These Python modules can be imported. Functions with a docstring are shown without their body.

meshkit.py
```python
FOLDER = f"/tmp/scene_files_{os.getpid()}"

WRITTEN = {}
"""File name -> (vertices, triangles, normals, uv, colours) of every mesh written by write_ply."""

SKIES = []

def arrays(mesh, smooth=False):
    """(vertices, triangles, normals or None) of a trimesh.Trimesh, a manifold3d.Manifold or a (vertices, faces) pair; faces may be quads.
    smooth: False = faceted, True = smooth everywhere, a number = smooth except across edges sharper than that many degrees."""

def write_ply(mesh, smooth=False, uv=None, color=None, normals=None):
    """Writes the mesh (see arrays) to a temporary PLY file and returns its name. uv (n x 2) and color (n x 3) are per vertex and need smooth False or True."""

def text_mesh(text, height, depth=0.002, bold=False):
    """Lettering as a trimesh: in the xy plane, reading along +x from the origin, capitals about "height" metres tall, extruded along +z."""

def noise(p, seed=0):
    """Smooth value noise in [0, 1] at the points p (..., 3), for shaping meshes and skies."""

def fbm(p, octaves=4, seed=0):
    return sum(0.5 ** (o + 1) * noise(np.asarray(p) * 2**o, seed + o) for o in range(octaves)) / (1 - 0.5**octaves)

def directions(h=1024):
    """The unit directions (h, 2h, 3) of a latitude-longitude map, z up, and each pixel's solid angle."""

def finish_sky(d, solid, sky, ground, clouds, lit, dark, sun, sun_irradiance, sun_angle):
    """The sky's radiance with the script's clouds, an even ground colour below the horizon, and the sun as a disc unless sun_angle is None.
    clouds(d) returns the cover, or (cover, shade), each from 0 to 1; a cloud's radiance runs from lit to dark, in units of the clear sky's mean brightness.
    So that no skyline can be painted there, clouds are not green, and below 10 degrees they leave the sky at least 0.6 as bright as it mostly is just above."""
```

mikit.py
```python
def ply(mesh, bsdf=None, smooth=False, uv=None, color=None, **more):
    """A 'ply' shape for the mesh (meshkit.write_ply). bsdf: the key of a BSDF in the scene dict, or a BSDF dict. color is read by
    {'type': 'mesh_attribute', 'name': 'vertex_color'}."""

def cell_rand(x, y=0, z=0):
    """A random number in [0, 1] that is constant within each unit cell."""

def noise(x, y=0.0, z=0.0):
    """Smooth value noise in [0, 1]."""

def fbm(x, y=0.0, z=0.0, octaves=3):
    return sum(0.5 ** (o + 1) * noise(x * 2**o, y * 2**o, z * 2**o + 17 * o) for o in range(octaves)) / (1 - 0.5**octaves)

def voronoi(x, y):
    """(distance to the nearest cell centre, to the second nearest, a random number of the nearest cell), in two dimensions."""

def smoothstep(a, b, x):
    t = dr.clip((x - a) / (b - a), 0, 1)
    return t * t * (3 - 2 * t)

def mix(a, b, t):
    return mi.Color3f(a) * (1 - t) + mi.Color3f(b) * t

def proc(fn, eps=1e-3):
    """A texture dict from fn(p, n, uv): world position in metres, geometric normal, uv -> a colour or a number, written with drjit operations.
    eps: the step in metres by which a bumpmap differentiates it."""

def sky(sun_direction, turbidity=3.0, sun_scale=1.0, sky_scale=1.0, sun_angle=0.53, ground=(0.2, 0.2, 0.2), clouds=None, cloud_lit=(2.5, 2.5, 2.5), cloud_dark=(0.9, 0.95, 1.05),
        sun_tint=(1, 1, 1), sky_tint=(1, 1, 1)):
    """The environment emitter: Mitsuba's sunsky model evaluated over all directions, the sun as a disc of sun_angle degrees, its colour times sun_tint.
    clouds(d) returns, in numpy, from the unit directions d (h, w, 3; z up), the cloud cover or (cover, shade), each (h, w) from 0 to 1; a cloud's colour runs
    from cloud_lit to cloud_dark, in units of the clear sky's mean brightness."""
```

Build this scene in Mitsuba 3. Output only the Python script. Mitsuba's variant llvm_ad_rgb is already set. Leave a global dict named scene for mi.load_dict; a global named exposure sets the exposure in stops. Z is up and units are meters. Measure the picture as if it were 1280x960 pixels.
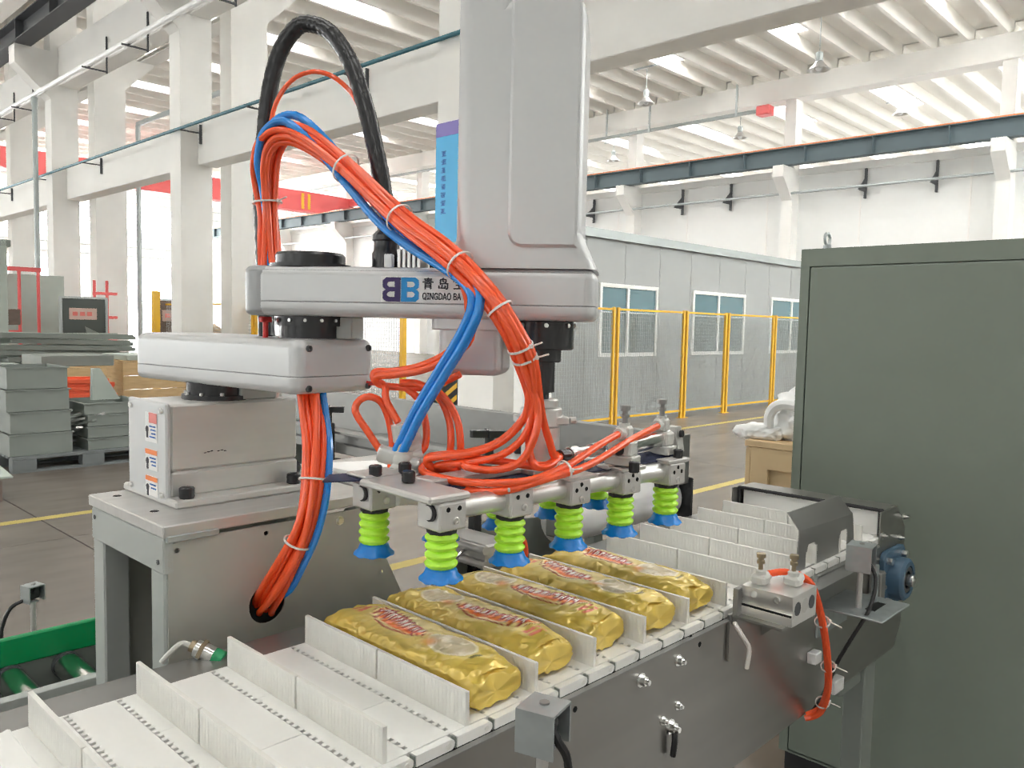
import math, random, numpy as np, trimesh, mitsuba as mi, drjit as dr, mikit, meshkit
from shapely.geometry import Polygon, box as sbox, Point
from shapely import affinity
from shapely.ops import unary_union
T = mi.ScalarTransform4f
random.seed(7); RNG = np.random.default_rng(7)
scene, labels = {}, {}

# ---------------------------------------------------------------- camera, sky, exposure
CAM = np.array([-0.165, -0.709, 1.445])
FWD = np.array([0.7202, 0.6900, -0.0717]); UP = np.array([0.0371, 0.0651, 0.9972])
scene['camera'] = {'type': 'perspective', 'fov': 64.22, 'fov_axis': 'x', 'near_clip': 0.05, 'far_clip': 400.0,
                   'to_world': T().look_at(origin=CAM.tolist(), target=(CAM + FWD).tolist(), up=UP.tolist())}
exposure = 0.25
SKY_NEAR, SKY_FAR, WIN_NEAR, WINDOW = 5.4, 11.5, 1.2, 12.0          # radiance of the translucent roof lights and of the daylit windows
scene['sky'] = mikit.sky([0.3, -0.5, 0.8], turbidity=6, sun_scale=0.0, sky_scale=0.05, ground=(0.3, 0.3, 0.3))

# ---------------------------------------------------------------- materials
def pr(name, color, rough=0.5, metal=0.0, spec=0.5, **k):
    d = {'type': 'principled', 'base_color': color if isinstance(color, dict) else {'type': 'rgb', 'value': list(color)},
         'roughness': rough, 'metallic': metal, 'specular': spec}
    d.update(k)
    scene[name] = {'type': 'twosided', 'bsdf': d}
    return name
def wall_tex(c, s, amp):
    def fn(p, n, uv):
        v = mikit.fbm(p.x * s, p.y * s, p.z * s, 3)
        return mi.Color3f(*c) * (1 - amp + 2 * amp * v)
    return mikit.proc(fn)
def floor_fn(p, n, uv):
    a = mikit.fbm(p.x * 0.55, p.y * 0.8, 0.0, 4)
    b = mikit.fbm(p.x * 3.0, p.y * 9.0, 3.0, 3)
    c = mikit.mix((0.118, 0.102, 0.087), (0.18, 0.158, 0.137), a)
    return c * (0.85 + 0.3 * b)
def brushed(c, fx, fy, fz, amp):
    def fn(p, n, uv):
        v = mikit.fbm(p.x * fx, p.y * fy, p.z * fz, 3)
        return mi.Color3f(*c) * (1 - amp + 2 * amp * v)
    return mikit.proc(fn)
def ply_fn(p, n, uv):
    g = mikit.fbm(p.x * 6 + p.y * 6, p.z * 40.0, p.y * 2.0, 3)
    return mikit.mix((0.50, 0.34, 0.17), (0.70, 0.52, 0.30), g)

pr('m_floor', mikit.proc(floor_fn), 0.28, spec=0.5)
pr('m_concrete', wall_tex((0.79, 0.785, 0.76), 1.3, 0.05), 0.8, spec=0.2)
pr('m_ceiling', wall_tex((0.84, 0.825, 0.785), 0.8, 0.04), 0.9, spec=0.1)
pr('m_white_wall', (0.78, 0.79, 0.78), 0.55, spec=0.3)
pr('m_cladding', (0.355, 0.37, 0.37), 0.4, spec=0.4)
pr('m_farwall', (0.80, 0.78, 0.76), 0.7, spec=0.2)
pr('m_girder', (0.10, 0.135, 0.15), 0.5, spec=0.4)
pr('m_darksteel', (0.07, 0.075, 0.08), 0.5, spec=0.4)
pr('m_orange_rail', (0.75, 0.22, 0.08), 0.5)
pr('m_crane_red', (0.74, 0.13, 0.13), 0.45)
pr('m_teal_pipe', (0.025, 0.13, 0.17), 0.4)
pr('m_gray_pipe', (0.42, 0.46, 0.46), 0.4, 0.3)
pr('m_yellow', (0.78, 0.45, 0.03), 0.35, clearcoat=0.4)
pr('m_yellow_line', (0.42, 0.33, 0.10), 0.5)
pr('m_cabinet', wall_tex((0.205, 0.24, 0.202), 9.0, 0.02), 0.42, spec=0.4)
pr('m_dark_gap', (0.02, 0.022, 0.022), 0.8, spec=0.1)
pr('m_robot', (0.60, 0.61, 0.62), 0.38, 0.35, clearcoat=0.3, clearcoat_gloss=0.7)
pr('m_robot_grey', (0.36, 0.37, 0.38), 0.4, 0.3)
pr('m_cast', brushed((0.60, 0.595, 0.575), 8, 8, 70, 0.05), 0.4, 0.45)
pr('m_frame', (0.40, 0.425, 0.41), 0.42, spec=0.45)
pr('m_panel', (0.385, 0.39, 0.355), 0.4, spec=0.5)
pr('m_plate_alu', brushed((0.58, 0.575, 0.56), 6, 60, 20, 0.08), 0.4, 0.7)
pr('m_stainless', brushed((0.34, 0.335, 0.315), 1.2, 20, 20, 0.10), 0.33, 0.85)
pr('m_steel_sheet', brushed((0.33, 0.33, 0.32), 1.2, 20, 20, 0.08), 0.42, 0.8)
pr('m_alu', (0.72, 0.71, 0.69), 0.33, 0.8)
pr('m_alu_dull', brushed((0.62, 0.61, 0.59), 30, 30, 30, 0.06), 0.45, 0.6)
pr('m_chrome', (0.80, 0.80, 0.78), 0.12, 1.0)
pr('m_galv', wall_tex((0.42, 0.46, 0.465), 60.0, 0.10), 0.4, 0.7)
pr('m_brass', (0.36, 0.30, 0.21), 0.3, 0.9)
pr('m_black', (0.014, 0.015, 0.017), 0.24, spec=0.5, clearcoat=0.5)
pr('m_black_matt', (0.03, 0.03, 0.032), 0.6, spec=0.3)
pr('m_navy', (0.022, 0.028, 0.065), 0.55, spec=0.4)
pr('m_belt', (0.80, 0.80, 0.78), 0.42, spec=0.45)
pr('m_flight', wall_tex((0.74, 0.735, 0.70), 40.0, 0.03), 0.45, spec=0.45)
pr('m_lime', (0.50, 0.93, 0.05), 0.3, spec=0.5, clearcoat=0.5)
pr('m_lip', (0.004, 0.20, 0.64), 0.3, spec=0.5, clearcoat=0.5)
pr('m_hose', (0.95, 0.105, 0.022), 0.13, spec=0.6, clearcoat=0.8)
pr('m_hose_blue', (0.010, 0.24, 0.72), 0.13, spec=0.6, clearcoat=0.8)
pr('m_tie', (0.82, 0.78, 0.74), 0.35)
pr('m_fitting', (0.60, 0.60, 0.57), 0.35, spec=0.5)
pr('m_plastic_white', (0.82, 0.83, 0.83), 0.3, spec=0.5, clearcoat=0.4)
pr('m_green_rail', (0.0, 0.24, 0.075), 0.35)
pr('m_green_belt', (0.02, 0.30, 0.12), 0.4)
pr('m_bearing', (0.065, 0.125, 0.19), 0.4, clearcoat=0.3)
pr('m_ply', mikit.proc(ply_fn), 0.65, spec=0.2)
pr('m_board', (0.60, 0.45, 0.27), 0.65, spec=0.2)
pr('m_steel_grey', wall_tex((0.215, 0.24, 0.22), 4.0, 0.08), 0.5, spec=0.4)
pr('m_steel_pale', wall_tex((0.42, 0.47, 0.43), 4.0, 0.08), 0.5, spec=0.4)
pr('m_rust', wall_tex((0.16, 0.12, 0.10), 20.0, 0.2), 0.7)
pr('m_pallet', wall_tex((0.17, 0.185, 0.185), 8.0, 0.15), 0.7, spec=0.2)
pr('m_orange_part', (0.80, 0.12, 0.05), 0.4)
pr('m_blackboard', (0.06, 0.075, 0.07), 0.4)
pr('m_pink', (0.55, 0.40, 0.36), 0.6)
pr('m_sack', (0.40, 0.30, 0.20), 0.8, spec=0.1)
pr('m_window_blue', (0.10, 0.19, 0.22), 0.08, spec=0.8)
pr('m_window_dark', (0.17, 0.20, 0.20), 0.06, spec=0.8)
pr('m_banner', (0.10, 0.46, 0.80), 0.45)
pr('m_banner_head', (0.24, 0.20, 0.52), 0.45)
pr('m_text_blue', (0.04, 0.12, 0.42), 0.5)
pr('m_logo_purple', (0.035, 0.015, 0.11), 0.4)
pr('m_logo_blue', (0.01, 0.24, 0.58), 0.4)
pr('m_text', (0.02, 0.02, 0.03), 0.5)
pr('m_sticker', (0.78, 0.78, 0.78), 0.4)
pr('m_label_red', (0.72, 0.20, 0.18), 0.4)
pr('m_label_orange', (0.82, 0.22, 0.05), 0.4)
pr('m_red', (0.62, 0.035, 0.03), 0.4)
scene['m_pack'] = {'type': 'twosided', 'bsdf': {'type': 'principled', 'base_color': {'type': 'mesh_attribute', 'name': 'vertex_color'},
                   'roughness': 0.2, 'metallic': 0.2, 'specular': 0.6, 'clearcoat': 0.9, 'clearcoat_gloss': 0.9}}
scene['m_glass'] = {'type': 'thindielectric', 'int_ior': 1.5}

# ---------------------------------------------------------------- mesh helpers
def V(*a): return np.array(a, float)
def nrm(a): a = np.asarray(a, float); return a / np.linalg.norm(a)
def cat(*ms):
    out = []
    for m in ms: out += m if isinstance(m, list) else [m]
    return trimesh.util.concatenate(out)
def hull(pts): return trimesh.convex.convex_hull(np.asarray(pts, float))
def box(lo, hi, b=0.0):
    lo, hi = np.minimum(lo, hi).astype(float), np.maximum(lo, hi).astype(float)
    if b <= 0:
        m = trimesh.creation.box(hi - lo); m.apply_translation((lo + hi) / 2); return m
    pts = []
    for sx in (0, 1):
        for sy in (0, 1):
            for sz in (0, 1):
                c = np.where([sx, sy, sz], hi, lo); s = np.where([sx, sy, sz], -b, b)
                for ax in range(3):
                    q = c + s; q[ax] = c[ax]; pts.append(q)
    return hull(pts)
def cbox(c, s, b=0.0): c, s = np.asarray(c, float), np.asarray(s, float); return box(c - s / 2, c + s / 2, b)
def frame(o, ex, ez=(0, 0, 1)):
    ez = nrm(ez); ex = np.asarray(ex, float); ex = nrm(ex - ez * (ex @ ez)); ey = np.cross(ez, ex)
    M = np.eye(4); M[:3, 0], M[:3, 1], M[:3, 2], M[:3, 3] = ex, ey, ez, o
    return M
def xf(m, M): m = m.copy(); m.apply_transform(M); return m
def axframe(p0, p1):
    z = nrm(np.subtract(p1, p0)); a = V(1, 0, 0) if abs(z[0]) < 0.9 else V(0, 1, 0)
    return frame(p0, a, z), float(np.linalg.norm(np.subtract(p1, p0)))
def lathe(prof, p0, axis=(0, 0, 1), n=28):
    """profile of (r, h) pairs turned about the axis through p0"""
    M, _ = axframe(p0, np.add(p0, axis)); prof = np.asarray(prof, float); k = len(prof)
    a = np.arange(n) * 2 * np.pi / n
    v = np.stack([prof[:, None, 0] * np.cos(a), prof[:, None, 0] * np.sin(a), np.repeat(prof[:, None, 1], n, 1)], -1).reshape(-1, 3)
    i, j = np.meshgrid(np.arange(k - 1), np.arange(n), indexing='ij'); j2 = (j + 1) % n
    q = np.stack([i * n + j, i * n + j2, (i + 1) * n + j2, (i + 1) * n + j], -1).reshape(-1, 4)
    f = np.vstack([q[:, [0, 1, 2]], q[:, [0, 2, 3]]])
    return xf(trimesh.Trimesh(v, f, process=False), M)
def cyl(p0, p1, r, n=24, r1=None, b=0.0):
    L = float(np.linalg.norm(np.subtract(p1, p0))); r1 = r if r1 is None else r1
    prof = [(0, 0), (r - b, 0), (r, b), (r1, L - b), (r1 - b, L), (0, L)] if b > 0 else [(0, 0), (r, 0), (r, 0), (r1, L), (r1, L), (0, L)]
    return lathe(prof, p0, np.subtract(p1, p0), n)
def spline(pts, per=8):
    p = np.asarray(pts, float); p = np.vstack([2 * p[0] - p[1], p, 2 * p[-1] - p[-2]]); out = []
    for i in range(1, len(p) - 2):
        a, b, c, d = p[i - 1:i + 3]
        for t in np.arange(per) / per:
            out.append(0.5 * (2 * b + (c - a) * t + (2 * a - 5 * b + 4 * c - d) * t * t + (3 * b - a - 3 * c + d) * t ** 3))
    out.append(p[-2]); return np.array(out)
def frames_along(p):
    t = np.gradient(p, axis=0); t /= np.linalg.norm(t, axis=1, keepdims=True) + 1e-12
    a = np.cross(t[0], V(0.3, 0.5, 0.81)); A = []
    for k in range(len(p)):
        a = a - t[k] * (a @ t[k]); a = a / np.linalg.norm(a); A.append(a)
    A = np.array(A); return t, A, np.cross(t, A)
def tube(pts, r, n=9, per=6, smooth=True):
    p = spline(pts, per) if smooth else np.asarray(pts, float)
    t, A, B = frames_along(p); k = len(p); r = np.broadcast_to(r, (k,))
    a = np.arange(n) * 2 * np.pi / n
    v = p[:, None] + r[:, None, None] * (np.cos(a)[None, :, None] * A[:, None] + np.sin(a)[None, :, None] * B[:, None])
    v = np.vstack([v.reshape(-1, 3), p[:1], p[-1:]])
    i, j = np.meshgrid(np.arange(k - 1), np.arange(n), indexing='ij'); j2 = (j + 1) % n
    q = np.stack([i * n + j, i * n + j2, (i + 1) * n + j2, (i + 1) * n + j], -1).reshape(-1, 4)
    f = [q[:, [0, 1, 2]], q[:, [0, 2, 3]]]
    jj = np.arange(n); f.append(np.stack([np.full(n, k * n), (jj + 1) % n, jj], -1))
    f.append(np.stack([np.full(n, k * n + 1), (k - 1) * n + jj, (k - 1) * n + (jj + 1) % n], -1))
    return trimesh.Trimesh(v, np.vstack(f), process=False)
def prism(poly, depth, M=None):
    """shapely polygon or point list in the xy plane of M, extruded along its z"""
    poly = poly if hasattr(poly, 'exterior') or hasattr(poly, 'geoms') else Polygon(poly)
    ms = []
    for g in getattr(poly, 'geoms', [poly]):
        if g.is_empty or g.area < 1e-12: continue
        ms.append(trimesh.creation.extrude_polygon(g, depth, engine='earcut'))
    m = cat(*ms)
    return xf(m, M) if M is not None else m
XZ = lambda y: np.array([[1, 0, 0, 0], [0, 0, -1, y], [0, 1, 0, 0], [0, 0, 0, 1.0]])     # polygon (x, z), extruded towards -y from y
YZ = lambda x: np.array([[0, 0, 1, x], [1, 0, 0, 0], [0, 1, 0, 0], [0, 0, 0, 1.0]])      # polygon (y, z), extruded towards +x from x
def rrect(x0, x1, y0, y1, r): return sbox(x0 + r, y0 + r, x1 - r, y1 - r).buffer(r, quad_segs=6)
def slab(poly, z0, z1, b=0.008, b0=None, n=3):
    """convex polygon raised from z0 to z1 with rounded rims"""
    b0 = b if b0 is None else b0; pts = []
    for k in range(n + 1):
        a = k / n * math.pi / 2
        for z, bb, s in ((z1, b, -1), (z0, b0, 1)):
            q = poly.buffer(-bb * (1 - math.sin(a))) if bb > 0 else poly
            c = np.array(q.exterior.coords)[:-1]
            pts.append(np.column_stack([c, np.full(len(c), z + s * bb * (1 - math.cos(a)))]))
    return hull(np.vstack(pts))
def bolt(p, axis, r=0.004, h=0.004): return cyl(p, np.add(p, nrm(axis) * h), r, 6)
def socket(p, axis, r=0.005, h=0.005):
    return lathe([(0, h * 0.3), (r * 0.5, h * 0.3), (r * 0.5, h), (r * 0.85, h), (r, h * 0.8), (r, 0)], p, axis, 12)

# ---------------------------------------------------------------- bookkeeping
def free(key):
    if key not in scene and key not in labels and not any(k.startswith(key + '__') for k in scene): return key
    i = COUNT.get(key, 1)
    while f'{key}_{i:03d}' in scene or f'{key}_{i:03d}' in labels: i += 1
    COUNT[key] = i + 1
    return f'{key}_{i:03d}'
COUNT = {}
def tag(key, label=None, category=None, group=None, kind=None):
    d = labels.setdefault(key, {})
    for k, v in (('label', label), ('category', category), ('group', group), ('kind', kind)):
        if v: d[k] = v
    return key
def thing(name, label, category, group=None):
    key = free(name); return tag(key, label, category, group)
def part(parent, name, mesh, mat, smooth=30, label=None, kind=None, **more):
    key = free(parent + '__' + name)
    scene[key] = mikit.ply(mesh, mat, smooth=smooth, **more)
    if label or kind: tag(key, label, None, None, kind)
    return key
def solo(name, mesh, mat, label, category, group=None, smooth=30, kind=None, **more):
    key = free(name); scene[key] = mikit.ply(mesh, mat, smooth=smooth, **more)
    return tag(key, label, category, group, kind)
def struct(name, mesh, mat, label, smooth=False, **more):
    key = free(name); scene[key] = mikit.ply(mesh, mat, smooth=smooth, **more)
    return tag(key, label, None, None, 'structure')
def shared(key, src, M):
    """another copy of a shape: same ply dict, another place"""
    key = free(key); scene[key] = {**scene[src], 'to_world': T(M.tolist())}; return key
def mv(x=0, y=0, z=0): M = np.eye(4); M[:3, 3] = (x, y, z); return M
def rotz(a): M = np.eye(4); M[0, 0] = M[1, 1] = math.cos(a); M[0, 1] = -math.sin(a); M[1, 0] = math.sin(a); return M
ORD = ['first', 'second', 'third', 'fourth', 'fifth', 'sixth', 'seventh', 'eighth', 'ninth', 'tenth', 'eleventh', 'twelfth', 'thirteenth', 'fourteenth', 'fifteenth', 'sixteenth', 'seventeenth', 'eighteenth']
def emit(v, tint=(1.0, 1.0, 1.0)): return {'type': 'area', 'radiance': {'type': 'rgb', 'value': [v * t for t in tint]}}

# ================================================================ THE SETTING
X0, X1, Y0, Y1 = -10.0, 44.0, -7.0, 52.0
tag('floor', 'brown grey sealed concrete floor of the hall with slab joints', None, None, 'structure')
scene['floor'] = mikit.ply(box((X0, Y0, -0.2), (X1, Y1, -0.012)), 'm_dark_gap')
gx = np.arange(X0 - 0.35, X1 + 6, 6.0); gy = np.arange(Y0, Y1 + 6, 6.0)
for a in range(len(gx) - 1):
    for b_ in range(len(gy) - 1):
        part('floor', 'slab', box((gx[a] + .004, gy[b_] + .004, -0.012), (min(gx[a + 1], X1) - .004, min(gy[b_ + 1], Y1) - .004, 0), 0.002), 'm_floor', smooth=False)
for y, x0, x1 in ((3.07, -6, 24.2), (5.66, -6, 5.4), (5.66, 6.3, 24.2)):
    part('floor', 'painted_line', box((x0, y - .05, 0.0), (x1, y + .05, 0.0012)), 'm_yellow_line', smooth=False, label='worn yellow painted aisle line')

def opening_wall(name, axis, pos, a0, a1, z1, th, holes, mat, label):
    """wall in a plane of constant x or y with rectangular holes"""
    P = sbox(a0, 0, a1, z1)
    for h in holes: P = P.difference(sbox(h[0], h[1], h[2], h[3]))
    M = YZ(pos) if axis == 'x' else XZ(pos)
    return struct(name, prism(P, th, M), mat, label)
WN = [0]
def window(axis, pos, a0, z0, a1, z1, strength, mull=4, rows=2, side=1):
    WN[0] += 1; name = f'window_{WN[0]}'
    tag(name, 'steel framed hall window glowing with daylight', None, None, 'structure')
    fw = 0.07; ms = []
    def bar(u0, w0, u1, w1):
        return box((pos - .05, u0, w0), (pos + .05, u1, w1)) if axis == 'x' else box((u0, pos - .05, w0), (u1, pos + .05, w1))
    for u in np.linspace(a0, a1, mull + 1): ms.append(bar(u - fw / 2, z0, u + fw / 2, z1))
    for w in np.linspace(z0, z1, rows + 1): ms.append(bar(a0, w - fw / 2, a1, w + fw / 2))
    part(name, 'frame', cat(*ms), 'm_white_wall', smooth=False)
    us, ws = np.linspace(a0, a1, mull + 1), np.linspace(z0, z1, rows + 1)
    for i in range(mull):
        for j in range(rows):
            q = [(us[i] + .03, ws[j] + .03), (us[i + 1] - .03, ws[j] + .03), (us[i + 1] - .03, ws[j + 1] - .03), (us[i] + .03, ws[j + 1] - .03)]
            v = [(pos, u, w) if axis == 'x' else (u, pos, w) for u, w in q]
            nv = np.cross(np.subtract(v[1], v[0]), np.subtract(v[2], v[0]))[0 if axis == 'x' else 1]
            f = [[0, 1, 2], [0, 2, 3]] if nv * side > 0 else [[0, 2, 1], [0, 3, 2]]
            part(name, 'pane', trimesh.Trimesh(v, f, process=False), 'm_white_wall', smooth=False, emitter=emit(strength, (0.98, 1.0, 1.0)))
# far end wall with big daylit windows, and the other outer walls
holes = [(-8, 1.0, 3.5, 5.0), (7.5, 0.05, 17.5, 4.9), (18.5, 0.05, 24.3, 4.9), (26, 1.2, 43, 5.5), (8, 6.2, 24, 8.2)]
opening_wall('wall_far', 'y', Y1 + .3, X0, X1, 12, .3, holes, 'm_farwall', 'pale far end wall of the hall')
for h in holes: window('y', Y1 + .15, h[0], h[1], h[2], h[3], WINDOW, mull=3, rows=2, side=-1)
holes = [(y, 1.3, y + 4.6, 4.6) for y in np.arange(-5.5, 50, 6.1)]
opening_wall('wall_left', 'x', X0 - .3, Y0, Y1, 12, .3, holes, 'm_white_wall', 'white outer wall with a row of windows')
for h in holes: window('x', X0 - .15, h[0], h[1], h[2], h[3], WIN_NEAR if h[0] < 12 else WINDOW * .30, mull=1, rows=1, side=1)
holes = [(8.5, 5.2, 16, 8.6), (16.5, 5.2, 23.5, 8.6), (27, 1.5, 34.5, 5.0), (35, 1.5, 42.5, 5.0)]
opening_wall('wall_near', 'y', Y0, X0, X1, 12, .3, holes, 'm_white_wall', 'near end wall of the hall with tall windows')
for h in holes: window('y', Y0 - .15, h[0], h[1], h[2], h[3], WINDOW * .65, mull=1, rows=1, side=1)
holes = [(y, 1.5, y + 4.6, 5.5) for y in np.arange(-5.5, 50, 6.1)]
opening_wall('wall_outer', 'x', X1, Y0, Y1, 12, .3, holes, 'm_farwall', 'outer wall of the furthest hall')
for h in holes: window('x', X1 + .1, h[0], h[1], h[2], h[3], WINDOW * .3, mull=1, rows=1, side=-1)
for k in range(8):          # cladding seams of the far wall
    part('wall_far', 'cladding_rail', box((X0, Y1 - .06, 5.2 + k * .55), (X1, Y1, 5.25 + k * .55)), 'm_gray_pipe', smooth=False)

# ribbed roof of the three bays with translucent roof lights
RIB, PITCH, ZR, ZS = 0.13, 0.945, 9.42, 9.80
tag('ceiling', 'ribbed white precast concrete roof with bright roof light strips', None, None, 'structure')
rib_poly = [(-.085, 9.86), (-.05, ZR), (.05, ZR), (.085, 9.86)]
ys = np.arange(-6.95, 52, PITCH)
def roof(x0, x1, lights, first, glow):
    src = None
    for i, y in enumerate(ys):
        if src is None: src = part('ceiling', 'rib', prism(rib_poly, x1 - x0, YZ(x0)), 'm_ceiling', smooth=False); first_y = y; scene[src]['to_world'] = T(mv(0, y, 0).tolist())
        else: shared('ceiling__rib', src, mv(0, y, 0))
    open_ = []
    for i, y in enumerate(ys[:-1]):
        if i % 4 == first:
            for a, b in lights: open_.append((a, y + .09, b, y + PITCH - .09))
    P = unary_union([sbox(*o) for o in open_])
    deck = sbox(x0, Y0, x1, Y1).difference(P)
    part('ceiling', 'deck', prism(deck, .12, mv(0, 0, ZS)), 'm_ceiling', smooth=False)
    ls = None
    for o in open_:
        v = [(o[0], o[1], ZS + .06), (o[2], o[1], ZS + .06), (o[2], o[3], ZS + .06), (o[0], o[3], ZS + .06)]
        part('ceiling', 'roof_light', trimesh.Trimesh(v, [[0, 2, 1], [0, 3, 2]], process=False), 'm_white_wall', smooth=False, emitter=emit(glow, (1.0, 1.0, 0.98)))
roof(X0, 6.0, [(-7.5, -2.5), (0.0, 4.0)], 1, SKY_NEAR)
roof(6.45, 25.1, [(9.0, 13.5), (17.3, 22.2)], 1, SKY_FAR)
roof(25.2, X1, [(27.5, 32.0), (37, 41)], 1, SKY_FAR * .7)

# ---------------------------------------------------------------- column rows, beams, crane runways
PX = 6.12
rowA = [5.6, 12.14, 18.2, 24.3, 30.4, 36.5, 42.6, 48.7]
cA = ['nearest white square column behind the robot tower, with a blue banner', 'tall white square column left of the black cable arch, front one of its pair',
      'tall white square column with a grey drain pipe on its corner']
for i, y in enumerate(rowA):
    w = .38
    prof = Polygon([(5.6, 0), (6.12, 0), (6.12, 9.4), (5.6, 9.4), (5.6, 6.88), (4.95, 6.88), (4.95, 6.52), (5.6, 5.92)])
    k = thing('concrete_column', cA[i] if i < 3 else f'white square column further down the front row, {ORD[i]} from the robot', 'column')
    part(k, 'shaft', prism(prof, w, XZ(y + w)), 'm_concrete', smooth=False)
cB = ['white square column right behind the nearest one, mostly hidden by the robot tower', 'white column between the front column and the black cable arch, rear one of its pair', 'white column with a sloping bracket right of the drain pipe column',
      'white column at the left picture edge under the crane girder']
for i, y in enumerate(rowA):
    prof = Polygon([(6.45, 0), (7.1, 0), (7.1, 6.42), (7.7, 7.02), (7.78, 7.1), (7.1, 7.1), (7.1, 9.4), (6.45, 9.4)])
    k = thing('concrete_column', cB[i] if i < 4 else f'white square column further down the rear row, {ORD[i]} from the robot', 'column')
    part(k, 'shaft', prism(prof, .38, XZ(y + .38)), 'm_concrete', smooth=False)
edges = [-6.5] + rowA
for i in range(len(rowA)):
    y0, y1 = (edges[i] + .38 if i else -6.5), edges[i + 1]
    lab = ['long white concrete beam crossing behind the robot tower to the upper right', 'white concrete beam running behind the black cable arch', 'white concrete beam span left of the front column', 'white concrete beam span at the left picture edge'][i] if i < 4 else f'far white concrete beam span, {ORD[i]} from the robot'
    solo('wall_beam', box((5.88, y0, 3.89), (6.2, y1, 4.55), .01), 'm_concrete', lab, 'beam', smooth=False)
    lab = ['upper white concrete beam above the robot tower', 'upper white beam behind the top of the cable arch', 'upper white beam left of the front column behind the white pipe', 'upper white beam behind the corbel at the left edge'][i] if i < 4 else f'far upper white beam span, {ORD[i]} from the robot'
    solo('eaves_beam', box((5.75, y0, 6.2), (6.1, y1, 7.0), .01), 'm_concrete', lab, 'beam', smooth=False)
solo('roof_beam', box((24.75, Y0, 8.74), (25.35, Y1, 9.42), .01), 'm_concrete', 'long white roof beam under the ends of the ceiling ribs', 'beam', smooth=False)
solo('roof_beam', box((5.7, Y0, 8.8), (6.1, Y1, 9.42), .01), 'm_concrete', 'white roof beam on top of the front column row', 'beam', smooth=False)
solo('roof_beam', box((6.5, Y0, 8.8), (7.0, Y1, 9.42), .01), 'm_concrete', 'white roof beam on top of the rear column row', 'beam', smooth=False)
rowC = [-1.0, 5.05, 11.12, 17.2, 23.3, 29.4, 35.5, 41.6, 47.7]
cC = ['white column outside the frame to the right', 'white wall column with a corbel at the right picture edge', 'white wall column with a corbel above the grey cabinet', 'white wall column with a corbel right of the robot tower']
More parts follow.
